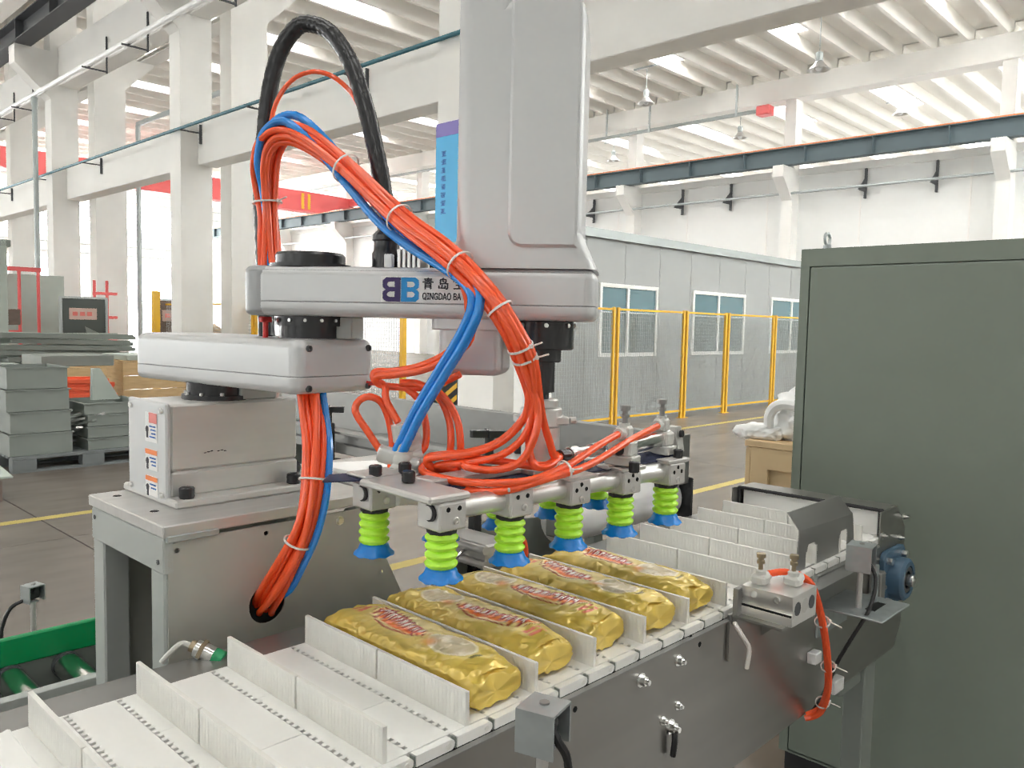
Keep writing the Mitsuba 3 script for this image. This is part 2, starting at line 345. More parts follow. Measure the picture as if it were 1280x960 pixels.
for i, y in enumerate(rowC):
    prof = Polygon([(24.85, 0), (25.3, 0), (25.3, 8.74), (24.85, 8.74), (24.85, 6.6), (24.15, 6.6), (24.15, 6.25), (24.85, 5.6)])
    k = thing('concrete_column', cC[i] if i < 4 else f'far white wall column, {ORD[i - 4]} left of the robot tower', 'column')
    part(k, 'shaft', prism(prof, .36, XZ(y + .36)), 'm_concrete', smooth=False)
tag('wall_right', 'white infill wall below the crane girder', None, None, 'structure')
scene['wall_right'] = mikit.ply(box((25.3, Y0, 0), (25.5, Y1, 6.5)), 'm_white_wall')
for y in np.arange(-6, 52, 3.03): part('wall_right', 'joint', box((25.29, y - .02, 0), (25.3, y + .02, 6.5)), 'm_farwall', smooth=False)
part('wall_right', 'coping', box((25.2, Y0, 6.40), (25.55, Y1, 6.62)), 'm_concrete', smooth=False)
def girder(x, z0, z1, y0, y1, label, rail, mat='m_girder'):
    k = thing('crane_girder', label, 'girder'); f = .02; w = .17
    part(k, 'web', box((x - .012, y0, z0), (x + .012, y1, z1)), mat, smooth=False)
    part(k, 'top_flange', box((x - w, y0, z1 - f), (x + w, y1, z1)), mat, smooth=False)
    part(k, 'bottom_flange', box((x - w, y0, z0), (x + w, y1, z0 + f)), mat, smooth=False)
    src = None
    for y in np.arange(y0 + .8, y1, 2.03):
        if src is None: src = part(k, 'stiffener', box((x - w + .01, -.01, z0 + f), (x + w - .01, .01, z1 - f)), mat, smooth=False); scene[src]['to_world'] = T(mv(0, y, 0).tolist())
        else: shared(k + '__stiffener', src, mv(0, y, 0))
    part(k, 'conductor_rail', box((x - .07, y0, z1), (x + .03, y1, z1 + .06)), rail, smooth=False, label='orange conductor rail on top')
girder(24.45, 6.62, 7.14, -6.5, 51.5, 'dark crane girder with orange rail along the right wall', 'm_orange_rail')
girder(5.08, 6.88, 7.3, 3.0, 51.5, 'dark crane girder with orange rail in the upper left corner', 'm_orange_rail', 'm_darksteel')
girder(7.6, 7.1, 7.2, 3.0, 51.5, 'pale crane girder on the brackets of the rear column row', 'm_gray_pipe', 'm_concrete')
k = thing('bridge_crane', 'red bridge crane spanning the far hall', 'crane')
part(k, 'bridge', hull([(x, y, z) for x, z0, z1 in ((7.5, 7.3, 7.65), (9.5, 6.75, 7.7), (22.5, 6.75, 7.7), (24.5, 7.3, 7.65)) for y in (34.4, 35.0) for z in (z0, z1)]), 'm_crane_red', smooth=False)
for x in (7.6, 24.45): part(k, 'end_carriage', box((x - .2, 33.4, 7.27), (x + .2, 36.0, 7.65), .02), 'm_crane_red', smooth=False)
part(k, 'hoist', cat(box((12.2, 34.3, 6.1), (13.0, 35.1, 6.75), .03), cyl((12.6, 34.7, 5.0), (12.6, 34.7, 6.2), .02, 8)), 'm_darksteel', smooth=False)
for i in range(2): part(k, 'warning_stripe', box((21.5 + i * .35, 34.38, 6.85), (21.65 + i * .35, 34.4, 7.6)), 'm_yellow', smooth=False)

# pipes, brackets and lamps
solo('service_pipe', cyl((5.42, 2.0, 6.04), (5.42, 50, 6.04), .05, 14), 'm_plastic_white', 'white pipe on triangular brackets high on the left column row', 'pipe')
solo('service_pipe', cyl((5.56, -6, 4.40), (5.56, 50, 4.40), .024, 12), 'm_teal_pipe', 'teal pipe along the top of the white beam', 'pipe')
solo('drain_pipe', cat(cyl((5.42, 18.64, 0), (5.42, 18.64, 5.99), .05, 14), cyl((5.42, 18.64, 5.8), (5.42, 18.64, 5.98), .065, 14)), 'm_gray_pipe', 'grey vertical drain pipe on the corner of the third column', 'pipe')
solo('drain_pipe', cat(cyl((7.3, 18.05, 0), (7.3, 18.05, 5.7), .05, 14), cyl((7.3, 12.7, 5.7), (7.3, 18.05, 5.7), .05, 12)), 'm_gray_pipe', 'grey pipe bending down behind the paired columns', 'pipe')
for i, y in enumerate([9.1, 10.6, 13.66, 15.5, 19.8, 21.2, 23.0, 26, 28]):
    s = .012; m = [box((5.72, y - s, 5.93), (5.745, y + s, 6.6)), box((5.3, y - s, 5.95), (5.745, y + s, 5.975))]
    m.append(prism([(5.38, 5.965), (5.42, 5.965), (5.74, 6.25), (5.74, 6.30)], 2 * s, XZ(y + s)))
    solo('pipe_bracket', cat(*m), 'm_darksteel', f'dark triangular steel bracket under the white pipe, {ORD[i]} from the cable arch', 'bracket', smooth=False)
for i, y in enumerate([4.9, 7.6, 9.9, 12.0, 16.2, 19, 22]):
    m = [box((5.84, y - .012, 4.2), (5.88, y + .012, 4.50)), box((5.53, y - .012, 4.355), (5.88, y + .012, 4.375))]
    solo('pipe_bracket', cat(*m), 'm_darksteel', f'small dark bracket carrying the teal pipe, {ORD[i]} from the robot tower', 'bracket', smooth=False)
solo('service_pipe', cyl((24.75, -6, 5.80), (24.75, 50, 5.80), .04, 10), 'm_gray_pipe', 'grey pipe along the white right wall', 'pipe')
for i, y in enumerate([7.0, 9.0, 13.5, 15.4, 19.4, 21.6, 25.5, 27.6]):
    m = [box((25.2, y - .03, 5.5), (25.28, y + .03, 6.4)), prism([(24.7, 5.7), (25.25, 5.7), (25.25, 6.15)], .04, XZ(y + .02))]
    solo('pipe_bracket', cat(*m), 'm_darksteel', f'dark bracket of the pipe on the white right wall, {ORD[i]} from the right', 'bracket', smooth=False)
k = thing('roof_duct', 'slim grey pipe pair under the roof beam with a red end box', 'pipe')
part(k, 'pipe', cat(cyl((24.5, 12.2, 8.45), (24.5, 40, 8.45), .04, 8), cyl((24.65, 12.2, 8.55), (24.65, 40, 8.55), .03, 8)), 'm_gray_pipe')
for y in (13, 16.4, 18.3, 20.6, 24): part(k, 'hanger', box((24.45, y - .03, 8.4), (24.5, y + .03, 9.5)), 'm_gray_pipe', smooth=False)
part(k, 'end_box', box((24.35, 11.8, 8.3), (24.75, 12.25, 8.6), .03), 'm_crane_red', smooth=False, label='red end box')
for i, (x, y, z, lab) in enumerate(((19.74, 8.17, 7.85, 'white pendant lamp under the roof, the largest at the upper right'), (21.0, 14.14, 8.3, 'pendant lamp between the robot tower and the red end box'),
                         (27.6, 14.55, 8.5, 'pendant lamp seen through the opening left of the cabinet wall column'), (29.57, 9.6, 8.95, 'pendant lamp seen beyond the roof beam at the right'), (28.5, 21.0, 8.6, 'small pendant lamp just right of the robot tower'))):
    k = thing('pendant_lamp', lab, 'lamp')
    part(k, 'shade', lathe([(.05, .22), (.09, .2), (.16, .1), (.27, 0), (.26, 0), (.15, .09), (.05, .18)], (x, y, z), n=20), 'm_alu')
    part(k, 'housing', cat(cyl((x, y, z + .2), (x, y, z + .42), .09, 14, b=.02), cyl((x, y, z + .42), (x, y, ZR - .02), .012, 6), box((x - .02, y - PITCH * .52, ZR - .04), (x + .02, y + PITCH * .52, ZR + .01))), 'm_gray_pipe')
    part(k, 'bulb', trimesh.creation.icosphere(2, .09).apply_translation((x, y, z + .06)), 'm_plastic_white', smooth=True)
# blue banner and hazard stripes on the nearest column
k = thing('banner', 'vertical blue banner with a purple head on the nearest column', 'banner')
part(k, 'sheet', box((5.585, 5.62, 2.3), (5.598, 5.985, 3.40)), 'm_banner', smooth=False)
part(k, 'head', box((5.582, 5.62, 3.40), (5.598, 5.985, 3.54)), 'm_banner_head', smooth=False)
ms = []
for row in range(8):
    for j in range(4):
        z = 3.22 - row * .085; y = 5.86
        ms.append(box((5.581, y - .03 + random.uniform(-.01, .01), z - .025 + j * .015), (5.586, y + .03 + random.uniform(-.012, .012), z - .018 + j * .015)))
    ms.append(box((5.581, 5.856, 3.195 - row * .085), (5.586, 5.864, 3.24 - row * .085)))
part(k, 'lettering', cat(*ms), 'm_text_blue', smooth=False, label='small dark blue vertical lettering')
k = thing('hazard_guard', 'yellow and black chevron guard at the foot of the nearest column', 'column guard')
part(k, 'sheet', box((5.588, 5.6, 0.02), (5.6, 5.98, 0.93)), 'm_black', smooth=False)
for i in range(7):
    z = .03 + i * .125
    for s in (0, 1):
        a = [(5.6, z + .125), (5.79, z), (5.79, z + .055), (5.6, z + .18)] if not s else [(5.98, z + .125), (5.79, z), (5.79, z + .055), (5.98, z + .18)]
        a = [(p, min(q, .93)) for p, q in a]
        part(k, 'stripe', prism(a, .004, YZ(5.585)), 'm_yellow', smooth=False)
# ================================================================ FLIGHTED BELT CONVEYOR (belt runs along x, flights across y)
ZB, BW, SEG, S0 = 0.95, 0.3646, 0.0635, 0.0982
cv = thing('flighted_belt_conveyor', 'white flighted belt conveyor with stainless side plate carrying the gold packs', 'conveyor')
def comb(y0, y1):
    P = sbox(.0004, y0 + .0004, SEG - .0004, y1 - .0004); cut = []
    for y in np.arange(.012, BW - .005, .0128):
        cut += [sbox(-.001, y - .0030, .0060, y + .0030), sbox(.005, y + .0036, .0085, y + .0044)]
    return P.difference(unary_union(cut))
mods = {}
for j, (a, b) in enumerate(((0, .122), (.122, BW), (0, .243), (.243, BW))): mods[j] = prism(comb(a, b), .012, mv(0, 0, ZB - .012))
link = prism(unary_union([sbox(.002, .0, SEG - .008, .0135), Point(SEG - .0085, .00675).buffer(.00675), Point(.0085, .00675).buffer(.00675)]), .011, XZ(0))
src = {}
NROW = 30
for r_ in range(NROW):
    for j in ((0, 1) if r_ % 2 else (2, 3)):
        M = mv(S0 + r_ * SEG, 0, 0)
        if j not in src: src[j] = part(cv, 'belt_module', mods[j], 'm_belt', smooth=False); scene[src[j]]['to_world'] = T(M.tolist())
        else: shared(cv + '__belt_module', src[j], M)
for r_ in range(NROW):
    M = mv(S0 + r_ * SEG, -.0005, ZB - .0138)
    if r_ == 0:
        l0 = part(cv, 'edge_link', link, 'm_belt'); scene[l0]['to_world'] = T(M.tolist())
        p0 = part(l0, 'hinge_pin', cat(cyl((SEG - .012, -.011, .0067), (SEG - .012, -.0122, .0067), .0036, 14)), 'm_flight'); scene[p0]['to_world'] = T(M.tolist())
        g0 = part(l0, 'hinge_gap', box((SEG - .0007, -.0110, 0.0), (SEG + .0003, -.002, .0130)), 'm_steel_grey', smooth=False); scene[g0]['to_world'] = T(M.tolist())
    else:
        lk = shared(cv + '__edge_link', l0, M); shared(lk + '__hinge_pin', p0, M); shared(lk + '__hinge_gap', g0, M)
# belt turning down at the tail
for r_ in range(3):
    a = [math.radians(x) for x in (18, 52, 86)][r_]
    part(cv, 'tail_module', xf(box((-.031, 0, -.006), (.031, BW, .006), .002), mv(S0 - .005 - .055 * math.sin(a), 0, ZB - .06 + .053 * math.cos(a)) @ trimesh.transformations.rotation_matrix(-a, (0, 1, 0))), 'm_belt', smooth=False)
part(cv, 'slide_bed', box((.06, .004, .918), (1.96, BW - .004, .930)), 'm_dark_gap', smooth=False)
part(cv, 'tail_roller', cyl((.098, .01, .89), (.098, BW - .01, .89), .045, 20), 'm_black_matt')
HF = BW + .012
side = Polygon([(.02, .9358), (1.851, .9358), (1.851, 1.015), (1.966, 1.012), (2.025, .953), (2.035, .70), (1.99, .645), (1.25, .645), (.02, .66)])
part(cv, 'side_plate', prism(side, .003, XZ(-.0125)), 'm_stainless', smooth=False)
part(cv, 'side_plate', prism(side, .003, XZ(HF + .003)), 'm_stainless', smooth=False)
part(cv, 'strip_web', box((.02, BW + .072, .66), (1.80, BW + .075, .944)), 'm_stainless', smooth=False)
part(cv, 'side_lip', box((.06, -.022, .9330), (1.84, -.0125, .9358)), 'm_steel_sheet', smooth=False)
part(cv, 'side_strip', box((.02, BW + .003, .935), (1.80, BW + .075, .944), .001), 'm_steel_sheet', smooth=False, label='bare steel strip along the far side of the belt')
part(cv, 'inner_liner', box((1.888, .004, .90), (1.892, BW, 1.0085), .001), 'm_belt', smooth=False)
part(cv, 'end_hood', cat(box((1.88, -.0125, 1.012), (1.966, HF, 1.016)), prism(Polygon([(1.966, 1.012), (2.025, .953), (2.025, .957), (1.966, 1.016)]), HF + .0125, XZ(HF)), box((2.02, -.0125, .70), (2.025, HF, .955))), 'm_stainless', smooth=False)
part(cv, 'rubber_edge', cat(box((1.876, -.010, 1.0095), (1.886, HF, 1.0175), .002), box((1.874, -.0135, .945), (1.886, -.002, 1.016), .002), box((1.876, HF - .008, .945), (1.886, HF, 1.016), .002)), 'm_black_matt', smooth=False, label='black rubber edging of the hood mouth')
for k, x in enumerate((.3, 1.853)):
    part(cv, 'leg', cat(box((x - .035, -.01, 0.01), (x + .035, .04, .66), .003), box((x - .06, -.03, 0), (x + .06, .06, .012), .002)), 'm_steel_grey', smooth=False)
    part(cv, 'leg', cat(box((x - .035, BW, 0.01), (x + .035, BW + .05, .66), .003), box((x - .06, BW - .02, 0), (x + .06, BW + .07, .012), .002)), 'm_steel_grey', smooth=False)
part(cv, 'leg_brace', box((1.70, .0, .6), (1.83, .03, .645), .002), 'm_steel_grey', smooth=False)
for i, (x, z, r) in enumerate(((.86, .905, .0075), (.965, .906, .0065), (.968, .829, .005), (.925, .818, .005), (.948, .80, .0085), (1.99, .93, .006), (2.01, .98, .006), (1.87, .955, .006), (1.30, .90, .006), (1.35, .87, .006))):
    part(cv, 'side_bolt', cat(cyl((x, -.0155, z), (x, -.0165, z), r * 1.5, 14), cyl((x, -.0165, z), (x, -.0165 - r * 1.2, z), r, 6), cyl((x, -.0165, z), (x, -.0165 - r * 2.0, z), r * .55, 10)), 'm_chrome')
for x, z in ((.70, .912), (1.0, .935), (1.03, .915)): part(cv, 'bolt_hole', cyl((x, -.0154, z), (x, -.016, z), .0045, 12), 'm_dark_gap')
part(cv, 'cable_stub', tube([(.948, -.024, .795), (.946, -.026, .78), (.945, -.024, .755)], .005), 'm_black')
# flights, each of two ribbed halves
def flight_half(y0, y1):
    pts = [(.003, y0), (.003, y1)]
    ys_ = np.arange(y0, y1 - .004, .0072); left = []
    for y in ys_: left += [(-.003, y + .0004), (-.003, y + .0052), (-.0026, y + .0058), (-.0026, min(y + .0070, y1))]
    return prism(Polygon(pts + left[::-1]), .0429, mv(0, 0, ZB))
fh = {}
for s_ in (.183, .1832): fh[s_] = (flight_half(0.0, s_ - .0005), flight_half(s_ + .0005, BW))
fsrc = {}
for i in range(1, 15):
    s_ = .183
    f_ = free(cv + '__flight'); tag(f_)
    labels.pop(f_)
    M = mv(.127 * i, 0, 0)
    for h in (0, 1):
        key = f_ + '__half' + ('_001' if h else '')
        if (s_, h) not in fsrc:
            scene[key] = mikit.ply(fh[s_][h], 'm_flight'); scene[key]['to_world'] = T(M.tolist()); fsrc[(s_, h)] = key
        else: scene[key] = {**scene[fsrc[(s_, h)]], 'to_world': T(M.tolist())}

# bent guide sheet over the near edge with two arched windows
g = thing('guide_sheet', 'bent stainless guide sheet with two arched cutouts at the conveyor end', 'guide plate')
P = Polygon([(1.43, .934), (1.74, .934), (1.72, 1.03), (1.44, 1.036)])
for x in (1.475, 1.645): P = P.difference(unary_union([sbox(x, .952, x + .05, .985), Point(x + .028, .985).buffer(.022)]).intersection(sbox(x, .952, x + .05, 1.0)))
part(g, 'upright', prism(P, .0025, XZ(.004)), 'm_steel_sheet', smooth=False)
part(g, 'bent_lip', hull([(1.44, .0015, 1.036), (1.72, .0015, 1.03), (1.44, .004, 1.0365), (1.72, .004, 1.0305), (1.405, .012, 1.078), (1.66, .012, 1.078), (1.405, .0145, 1.078), (1.66, .0145, 1.078)]), 'm_steel_sheet', smooth=False)
part(g, 'foot_flange', hull([(1.43, .004, .934), (1.76, .004, .934), (1.43, .004, .9365), (1.76, .004, .9365), (1.43, -.05, .925), (1.76, -.05, .925), (1.43, -.05, .9275), (1.76, -.05, .9275)]), 'm_steel_sheet', smooth=False)
for x in (1.47, 1.70): part(g, 'flange_bolt', cyl((x, -.022, .93), (x, -.024, .942), .006, 6), 'm_chrome')

# flange bearing
b = thing('flange_bearing', 'blue cast flange bearing on the conveyor end plate', 'bearing')
cx, cz, yb = 1.925, .845, -.0155
body = [Point(cx + dx, cz + dz).buffer(.022) for dx, dz in ((-.05, .05), (.05, .05), (-.05, -.05), (.05, -.05))]
part(b, 'flange', slab(unary_union(body).convex_hull, 0, .014, .004).apply_transform(XZ(yb)), 'm_bearing')
part(b, 'housing', lathe([(.052, 0), (.052, .03), (.045, .036), (.034, .036), (.034, .03)], (cx, yb - .012, cz), (0, -1, 0), 28), 'm_bearing')
part(b, 'inner_ring', lathe([(.034, 0), (.032, .004), (.022, .004), (.022, 0)], (cx, yb - .042, cz), (0, -1, 0), 28), 'm_darksteel')
part(b, 'shaft', cat(cyl((cx, .05, cz), (cx, yb - .062, cz), .0155, 20, b=.002), cyl((cx, yb - .061, cz), (cx, yb - .0625, cz), .006, 10)), 'm_chrome')
for dx, dz in ((-.05, .05), (.05, .05), (-.05, -.05), (.05, -.05)): part(b, 'bolt', cyl((cx + dx, yb - .012, cz + dz), (cx + dx, yb - .026, cz + dz), .009, 6), 'm_chrome')
part(b, 'tension_block', cat(box((cx - .135, yb - .03, cz - .055), (cx - .105, yb, cz + .04), .003), cyl((cx - .19, yb - .016, cz - .01), (cx - .07, yb - .016, cz - .01), .006, 10)), 'm_steel_sheet', label='steel tension block with bolt')

# sensors in galvanised boxes
def sensor(name_label, c, size, stem_to, openx=1, yaw=0.0, cable=None):
    k = thing('photoelectric_sensor', name_label, 'sensor'); s = size / 2; t_ = .0025
    M = mv(*c) @ rotz(yaw)
    shell = cat(box((-s, -s, s - t_), (s, s, s)), box((-s, -s, -s * 1.15), (-s + t_, s, s)), box((s - t_, -s, -s * 1.0), (s, s, s)), box((-s, s - t_, -s), (s, s, s)), box((-s, -s * .6, -s * 1.15), (s * .4, s, -s * 1.15 + t_)))
    part(k, 'shield', xf(shell, M), 'm_galv', smooth=False)
    part(k, 'eye', xf(cat(cbox((0, .004, .001), (size * .62, size * .7, size * .8), .002), cyl((0, -size * .3, size * .1), (0, -size * .34, size * .1), size * .14, 14)), M), 'm_black')
    part(k, 'screw', xf(cyl((s * .1, 0, s), (s * .1, 0, s + .002), .005, 12), M), 'm_steel_sheet')
    part(k, 'stem', cyl((c[0], c[1], stem_to), (c[0], c[1], c[2] - s + .001), .006, 14), 'm_alu_dull')
    if cable: part(k, 'cable', tube(cable, .0042, 8), 'm_black')
    return k
k = sensor('galvanised sensor box in front of the nearest packs, on a thin stem', (.407, -.212, 1.064), .040, .70, yaw=.27,
           cable=[(.409, -.222, 1.062), (.412, -.228, 1.05), (.422, -.231, 1.03), (.427, -.228, .99), (.425, -.22, .9), (.415, -.205, .72)])
part(k, 'base_bracket', cat(box((.39, -.235, .69), (.425, -.0155, .702), .002), box((.39, -.024, .66), (.425, -.0156, .70), .002)), 'm_galv', smooth=False)
k = sensor('galvanised sensor box above the bracket at the conveyor end', (1.555, -.082, .980), .050, .87, yaw=.15)
part(k, 'bracket', cat(box((1.50, -.15, .866), (1.66, -.0155, .87), .001), box((1.50, -.02, .80), (1.66, -.0155, .87), .001), cyl((1.62, -.09, .87), (1.62, -.09, .95), .007, 10)), 'm_galv', smooth=False)
part(k, 'slot', box((1.555, -.115, .8695), (1.62, -.095, .8706)), 'm_dark_gap', smooth=False)
solo('sensor_cable', tube([(1.56, -.10, .965), (1.552, -.115, .935), (1.525, -.115, .883), (1.51, -.09, .822), (1.515, -.06, .758), (1.512, -.045, .709), (1.490, -.035, .669), (1.472, -.02, .64)], .004, 8), 'm_black', 'thin black cable hanging from the sensor box at the conveyor end', 'cable')

# guided pneumatic cylinder on the near side plate
k = thing('pneumatic_cylinder', 'silver guided pneumatic cylinder bolted to the side plate beside the last pack', 'pneumatic cylinder')
x0, x1, y0, y1, z0, z1 = 1.14, 1.235, -.125, -.03, .945, .997
prof = Polygon([(x0, z0), (x0 + .04, z0), (x1, z0), (x1, z0 + .012), (x1, z1), (x0, z1), (x0, z1 - .006), (x0, z1 - .016), (x0 + .003, z1 - .022), (x0 + .003, z0 + .02), (x0, z0 + .014)])
body = prism(prof, y1 - y0, XZ(y1))
part(k, 'body', body, 'm_alu')
part(k, 'slot', box((x0 - .0006, y0 + .002, z0 + .016), (x0 + .004, y1 - .002, z0 + .019)), 'm_dark_gap', smooth=False)
for dx, r in ((.02, .012), (.048, .013), (.076, .012)): part(k, 'bore', lathe([(r, 0), (r, .001), (r * .55, .001), (r * .55, .0006), (0, .0006)], (x0 + dx, y0 + .0004, z0 + .028), (0, -1, 0), 18), 'm_darksteel' if dx != .048 else 'm_alu_dull')
for dy in (.028, .07): part(k, 'port_screw', socket((x0, y0 + dy, z1 - .011), (-1, 0, 0), .006, .003), 'm_chrome')
for dx, dy in ((.03, .075), (.065, .03)):
    f_ = part(k, 'fitting', cat(cbox((x0 + dx, y0 + dy, z1 + .009), (.026, .03, .018), .005), cyl((x0 + dx, y0 + dy, z1 + .01), (x0 + dx, y0 + dy, z1 + .026), .010, 16, b=.002), cyl((x0 + dx, y0 + dy, z1 + .01), (x0 + dx + .022, y0 + dy - .004, z1 + .012), .008, 14)), 'm_fitting')
    part(f_, 'needle_screw', lathe([(.004, 0), (.004, .012), (.007, .013), (.007, .018), (.005, .02), (.005, .023), (.008, .024), (.008, .031), (0, .031)], (x0 + dx, y0 + dy, z1 + .024), n=14), 'm_brass')
part(k, 'front_plate', box((x0 - .014, y1 - .002, z0 - .02), (x0 + .05, y1 + .008, z1 - .005), .001), 'm_steel_sheet', smooth=False)
part(k, 'bracket', cat(box((x0 - .015, y0 + .01, z0 - .006), (x1 + .01, -.0155, z0), .001), box((x0 - .02, -.022, .86), (x1 + .02, -.0155, z0), .001), prism([(-.0155, .945), (-.10, .945), (-.0155, .87)], .003, YZ(x1 + .005))), 'm_stainless', smooth=False)
part(k, 'magnet_switch_wire', tube([(x0 - .02, y1 + .0, z0 - .012), (x0 - .03, y1 - .02, z0 - .025), (x0 - .02, y1 - .03, z0 - .05), (x0 - .022, y1 - .028, z0 - .085)], .004, 8), 'm_tie', label='short white cable at the left of the bracket')
solo('conveyor_air_hose', tube([(1.19, -.055, 1.012), (1.225, -.075, 1.012), (1.265, -.092, .985), (1.30, -.10, .942), (1.338, -.10, .879), (1.386, -.09, .800), (1.430, -.075, .733), (1.468, -.05, .675), (1.474, -.034, .655), (1.466, -.02, .645)], .0062, 9), 'm_hose', 'orange air hose from the cylinder looping down the side plate, outer one', 'air hose')
solo('conveyor_air_hose', tube([(1.228, -.092, 1.012), (1.26, -.104, .99), (1.292, -.108, .94), (1.328, -.108, .87), (1.375, -.098, .79), (1.42, -.08, .725), (1.458, -.055, .67), (1.466, -.036, .648), (1.46, -.02, .640)], .0062, 9), 'm_hose', 'orange air hose from the cylinder looping down the side plate, inner one', 'air hose')
for p, lab in (((1.318, -.104, .905), 'white cable tie round the two hoses below the cylinder'), ((1.382, -.094, .797), 'white cable tie with a long tail round the two hanging hoses'), ((1.452, -.058, .69), 'white cable tie at the lower end of the hanging hoses')):
    solo('cable_tie', cat(lathe([(.013, -.002), (.0142, -.002), (.0142, .002), (.013, .002)], p, (-.5, -.1, .8), 18), cbox(np.add(p, (.012, -.008, 0)), (.008, .006, .006)), cyl(np.add(p, (.01, -.01, 0)), np.add(p, (.03, -.025, -.012)), .0013, 5)), 'm_tie', lab, 'cable tie')
for p, lab in (((1.478, -.026, .768), 'white adhesive cable mount left of the hanging hoses'), ((1.597, -.026, .672), 'larger white adhesive cable mount right of the hanging hoses')):
    solo('cable_mount', cbox(p, (.030 if p[0] < 1.5 else .048, .020, .024 if p[0] < 1.5 else .030), .002), 'm_plastic_white', lab, 'cable mount', smooth=False)

# ================================================================ GOLD SNACK PACKS
def pack(seed, flip):
    rs = np.random.default_rng(seed); ns, nt = 250, 132
    s = np.concatenate([[0], np.linspace(0, 1, ns - 2), [1]]); th = np.arange(nt) * 2 * np.pi / nt - np.pi / 2
    L, hw, hh = .340, .0525, .0262
    e = np.minimum(s, 1 - s) * L
    end = np.clip(e / .05, 0, 1); fat = np.sqrt(np.clip(1 - (1 - np.clip(e / .007, 0, 1)) ** 2, 0, 1))
    wv = hw * (0.93 + .07 * end) * (0.86 + .14 * fat); hv = hh * (.78 + .22 * np.sin(end * np.pi / 2)) * (.80 + .20 * fat)
    c, sn = np.cos(th), np.sin(th); q = 2 / 3.6
    x = np.sign(c) * np.abs(c) ** q; z = np.sign(sn) * np.abs(sn) ** (2 / 2.6)
    X = wv[:, None] * x[None]; Z = hv[:, None] * z[None] + hv[:, None]; Y = np.repeat(((.5 - s) * L)[:, None], nt, 1)
    bulge = 1 + .05 * np.sin(np.pi * s)[:, None] * (z[None] > 0)
    Z = Z * bulge
    Pn = np.stack([X * 16, Y * 16, Z * 16], -1) + seed * 7.3
    w1 = meshkit.fbm(Pn, 3, seed) - .5; w2 = meshkit.noise(np.stack([X * 60 + Y * 25, Y * 38, Z * 60], -1) + seed, seed + 3) - .5; w3 = np.abs(meshkit.noise(np.stack([X * 45 - Y * 60, Y * 75 + X * 50, Z * 90], -1) + seed, seed + 5) - .5)
    ridge = np.abs(meshkit.noise(np.stack([X * 34 + seed, Y * 20 + Z * 30, Z * 18], -1), seed + 9) - .5)
    am = (1.0 - .72 * end)[:, None]
    d = w1 * .0075 + w2 * (.0022 + .0055 * am) - ridge * (.0030 + .016 * am) - w3 * (.0024 + .006 * am)
    nx, nz = x[None] * .9, z[None]
    X2 = X + d * nx; Z2 = np.maximum(Z + d * nz, .0006)
    # gusset folds tucked in at both ends
    Y2 = Y + np.sign(.5 - s)[:, None] * np.where(e[:, None] < .012, -.010 * np.exp(-(X / .02) ** 2) * (np.abs(Z - .03) < .02), 0) + w2 * .004 * am
    v = np.stack([X2, Y2, Z2], -1)
    v[0] = v[0].mean(0) + [0, -.004, 0]; v[-1] = v[-1].mean(0) + [0, .004, 0]
    # printed film
    u = np.repeat(s[:, None], nt, 1); vv = X / hw; top = np.clip((z[None] - .15) / .3, 0, 1) * np.ones_like(u)
    n1 = meshkit.fbm(Pn * 2.0, 3, seed + 20)[..., None]
    col = np.array([.66, .475, .085]) * (.74 + .5 * n1)
    col = col * np.ones(3)
    def put(mask, colr):
        m = np.clip(mask, 0, 1)[..., None]; nonlocal col
        col = col * (1 - m) + np.asarray(colr) * m
    if flip: vv = -vv
    def sm(d, w=.012): return np.clip(.5 - d / w, 0, 1)
    # cream haze round the art
    put(.62 * top * np.exp(-(((u - .46) / .22) ** 2 + ((vv - .15) / .75) ** 2)), (.80, .66, .36))
    put(.45 * top * np.exp(-(((u - .84) / .05) ** 2 + (vv / .8) ** 2)), (.74, .58, .16))
    # leaf shaped picture: straight along one edge, round at the outer end, pointed inwards
    t_ = np.clip((u - .17) / .43, 0, 1); ins = (u > .17) & (u < .60)
    vt = .62 - .62 * t_; wd = 1.75 * np.sqrt(t_) * (1 - t_) ** .75
    vb = vt - wd; dl = np.where(ins, np.maximum(vv - vt, vb - vv), .4)
    put(sm(dl - .07, .05) * top, (.36, .028, .014)); put(sm(dl, .05) * top, (.86, .66, .30))
    ol = np.where(ins, np.maximum(vv - vt + .06, vb + .16 * (1 - t_) - vv), .4)
    g_ = np.clip((vv - vb) / 1.0, 0, 1)[..., None]
    m = (sm(ol, .06) * top)[..., None]; col = col * (1 - m) + (np.array([.82, .13, .010]) * (1 - g_) + np.array([.84, .34, .05]) * g_) * m
    # script strokes along the straight edge, pale with a dark red outline, too small to read
    for k_ in range(10):
        uc = .225 + k_ * .034; vc = .62 - .62 * (uc - .17) / .43 - .16; h_ = .17 - .006 * k_
        a1 = np.maximum(np.abs((u - uc) - .03 * (vv - vc)) / .0040, np.abs(vv - vc) / h_)
        a2 = np.maximum(np.abs(u - uc - .007) / .0120, np.abs(vv - vc - (.07 if k_ % 2 else -.06)) / .035)
        a3 = np.maximum(np.abs(u - uc - .012) / .0035, np.abs(vv - vc + (.06 if k_ % 3 else -.05)) / .08)
        dd = np.minimum(np.minimum(a1, a2), a3)
        put(np.clip((2.3 - dd) * 2, 0, 1) * top * .9, (.36, .03, .03)); put(np.clip((1.15 - dd) * 3, 0, 1) * top, (.84, .74, .66))
    # clear oval window on the other end showing the pale food inside
    r_ = np.sqrt(((u - .725) / .115) ** 2 + ((vv - .05) / .56) ** 2)
    put(np.clip((1.10 - r_) * 14, 0, 1) * top, (.84, .74, .50)); put(np.clip((.98 - r_) * 14, 0, 1) * top * .9, (.56, .45, .28))
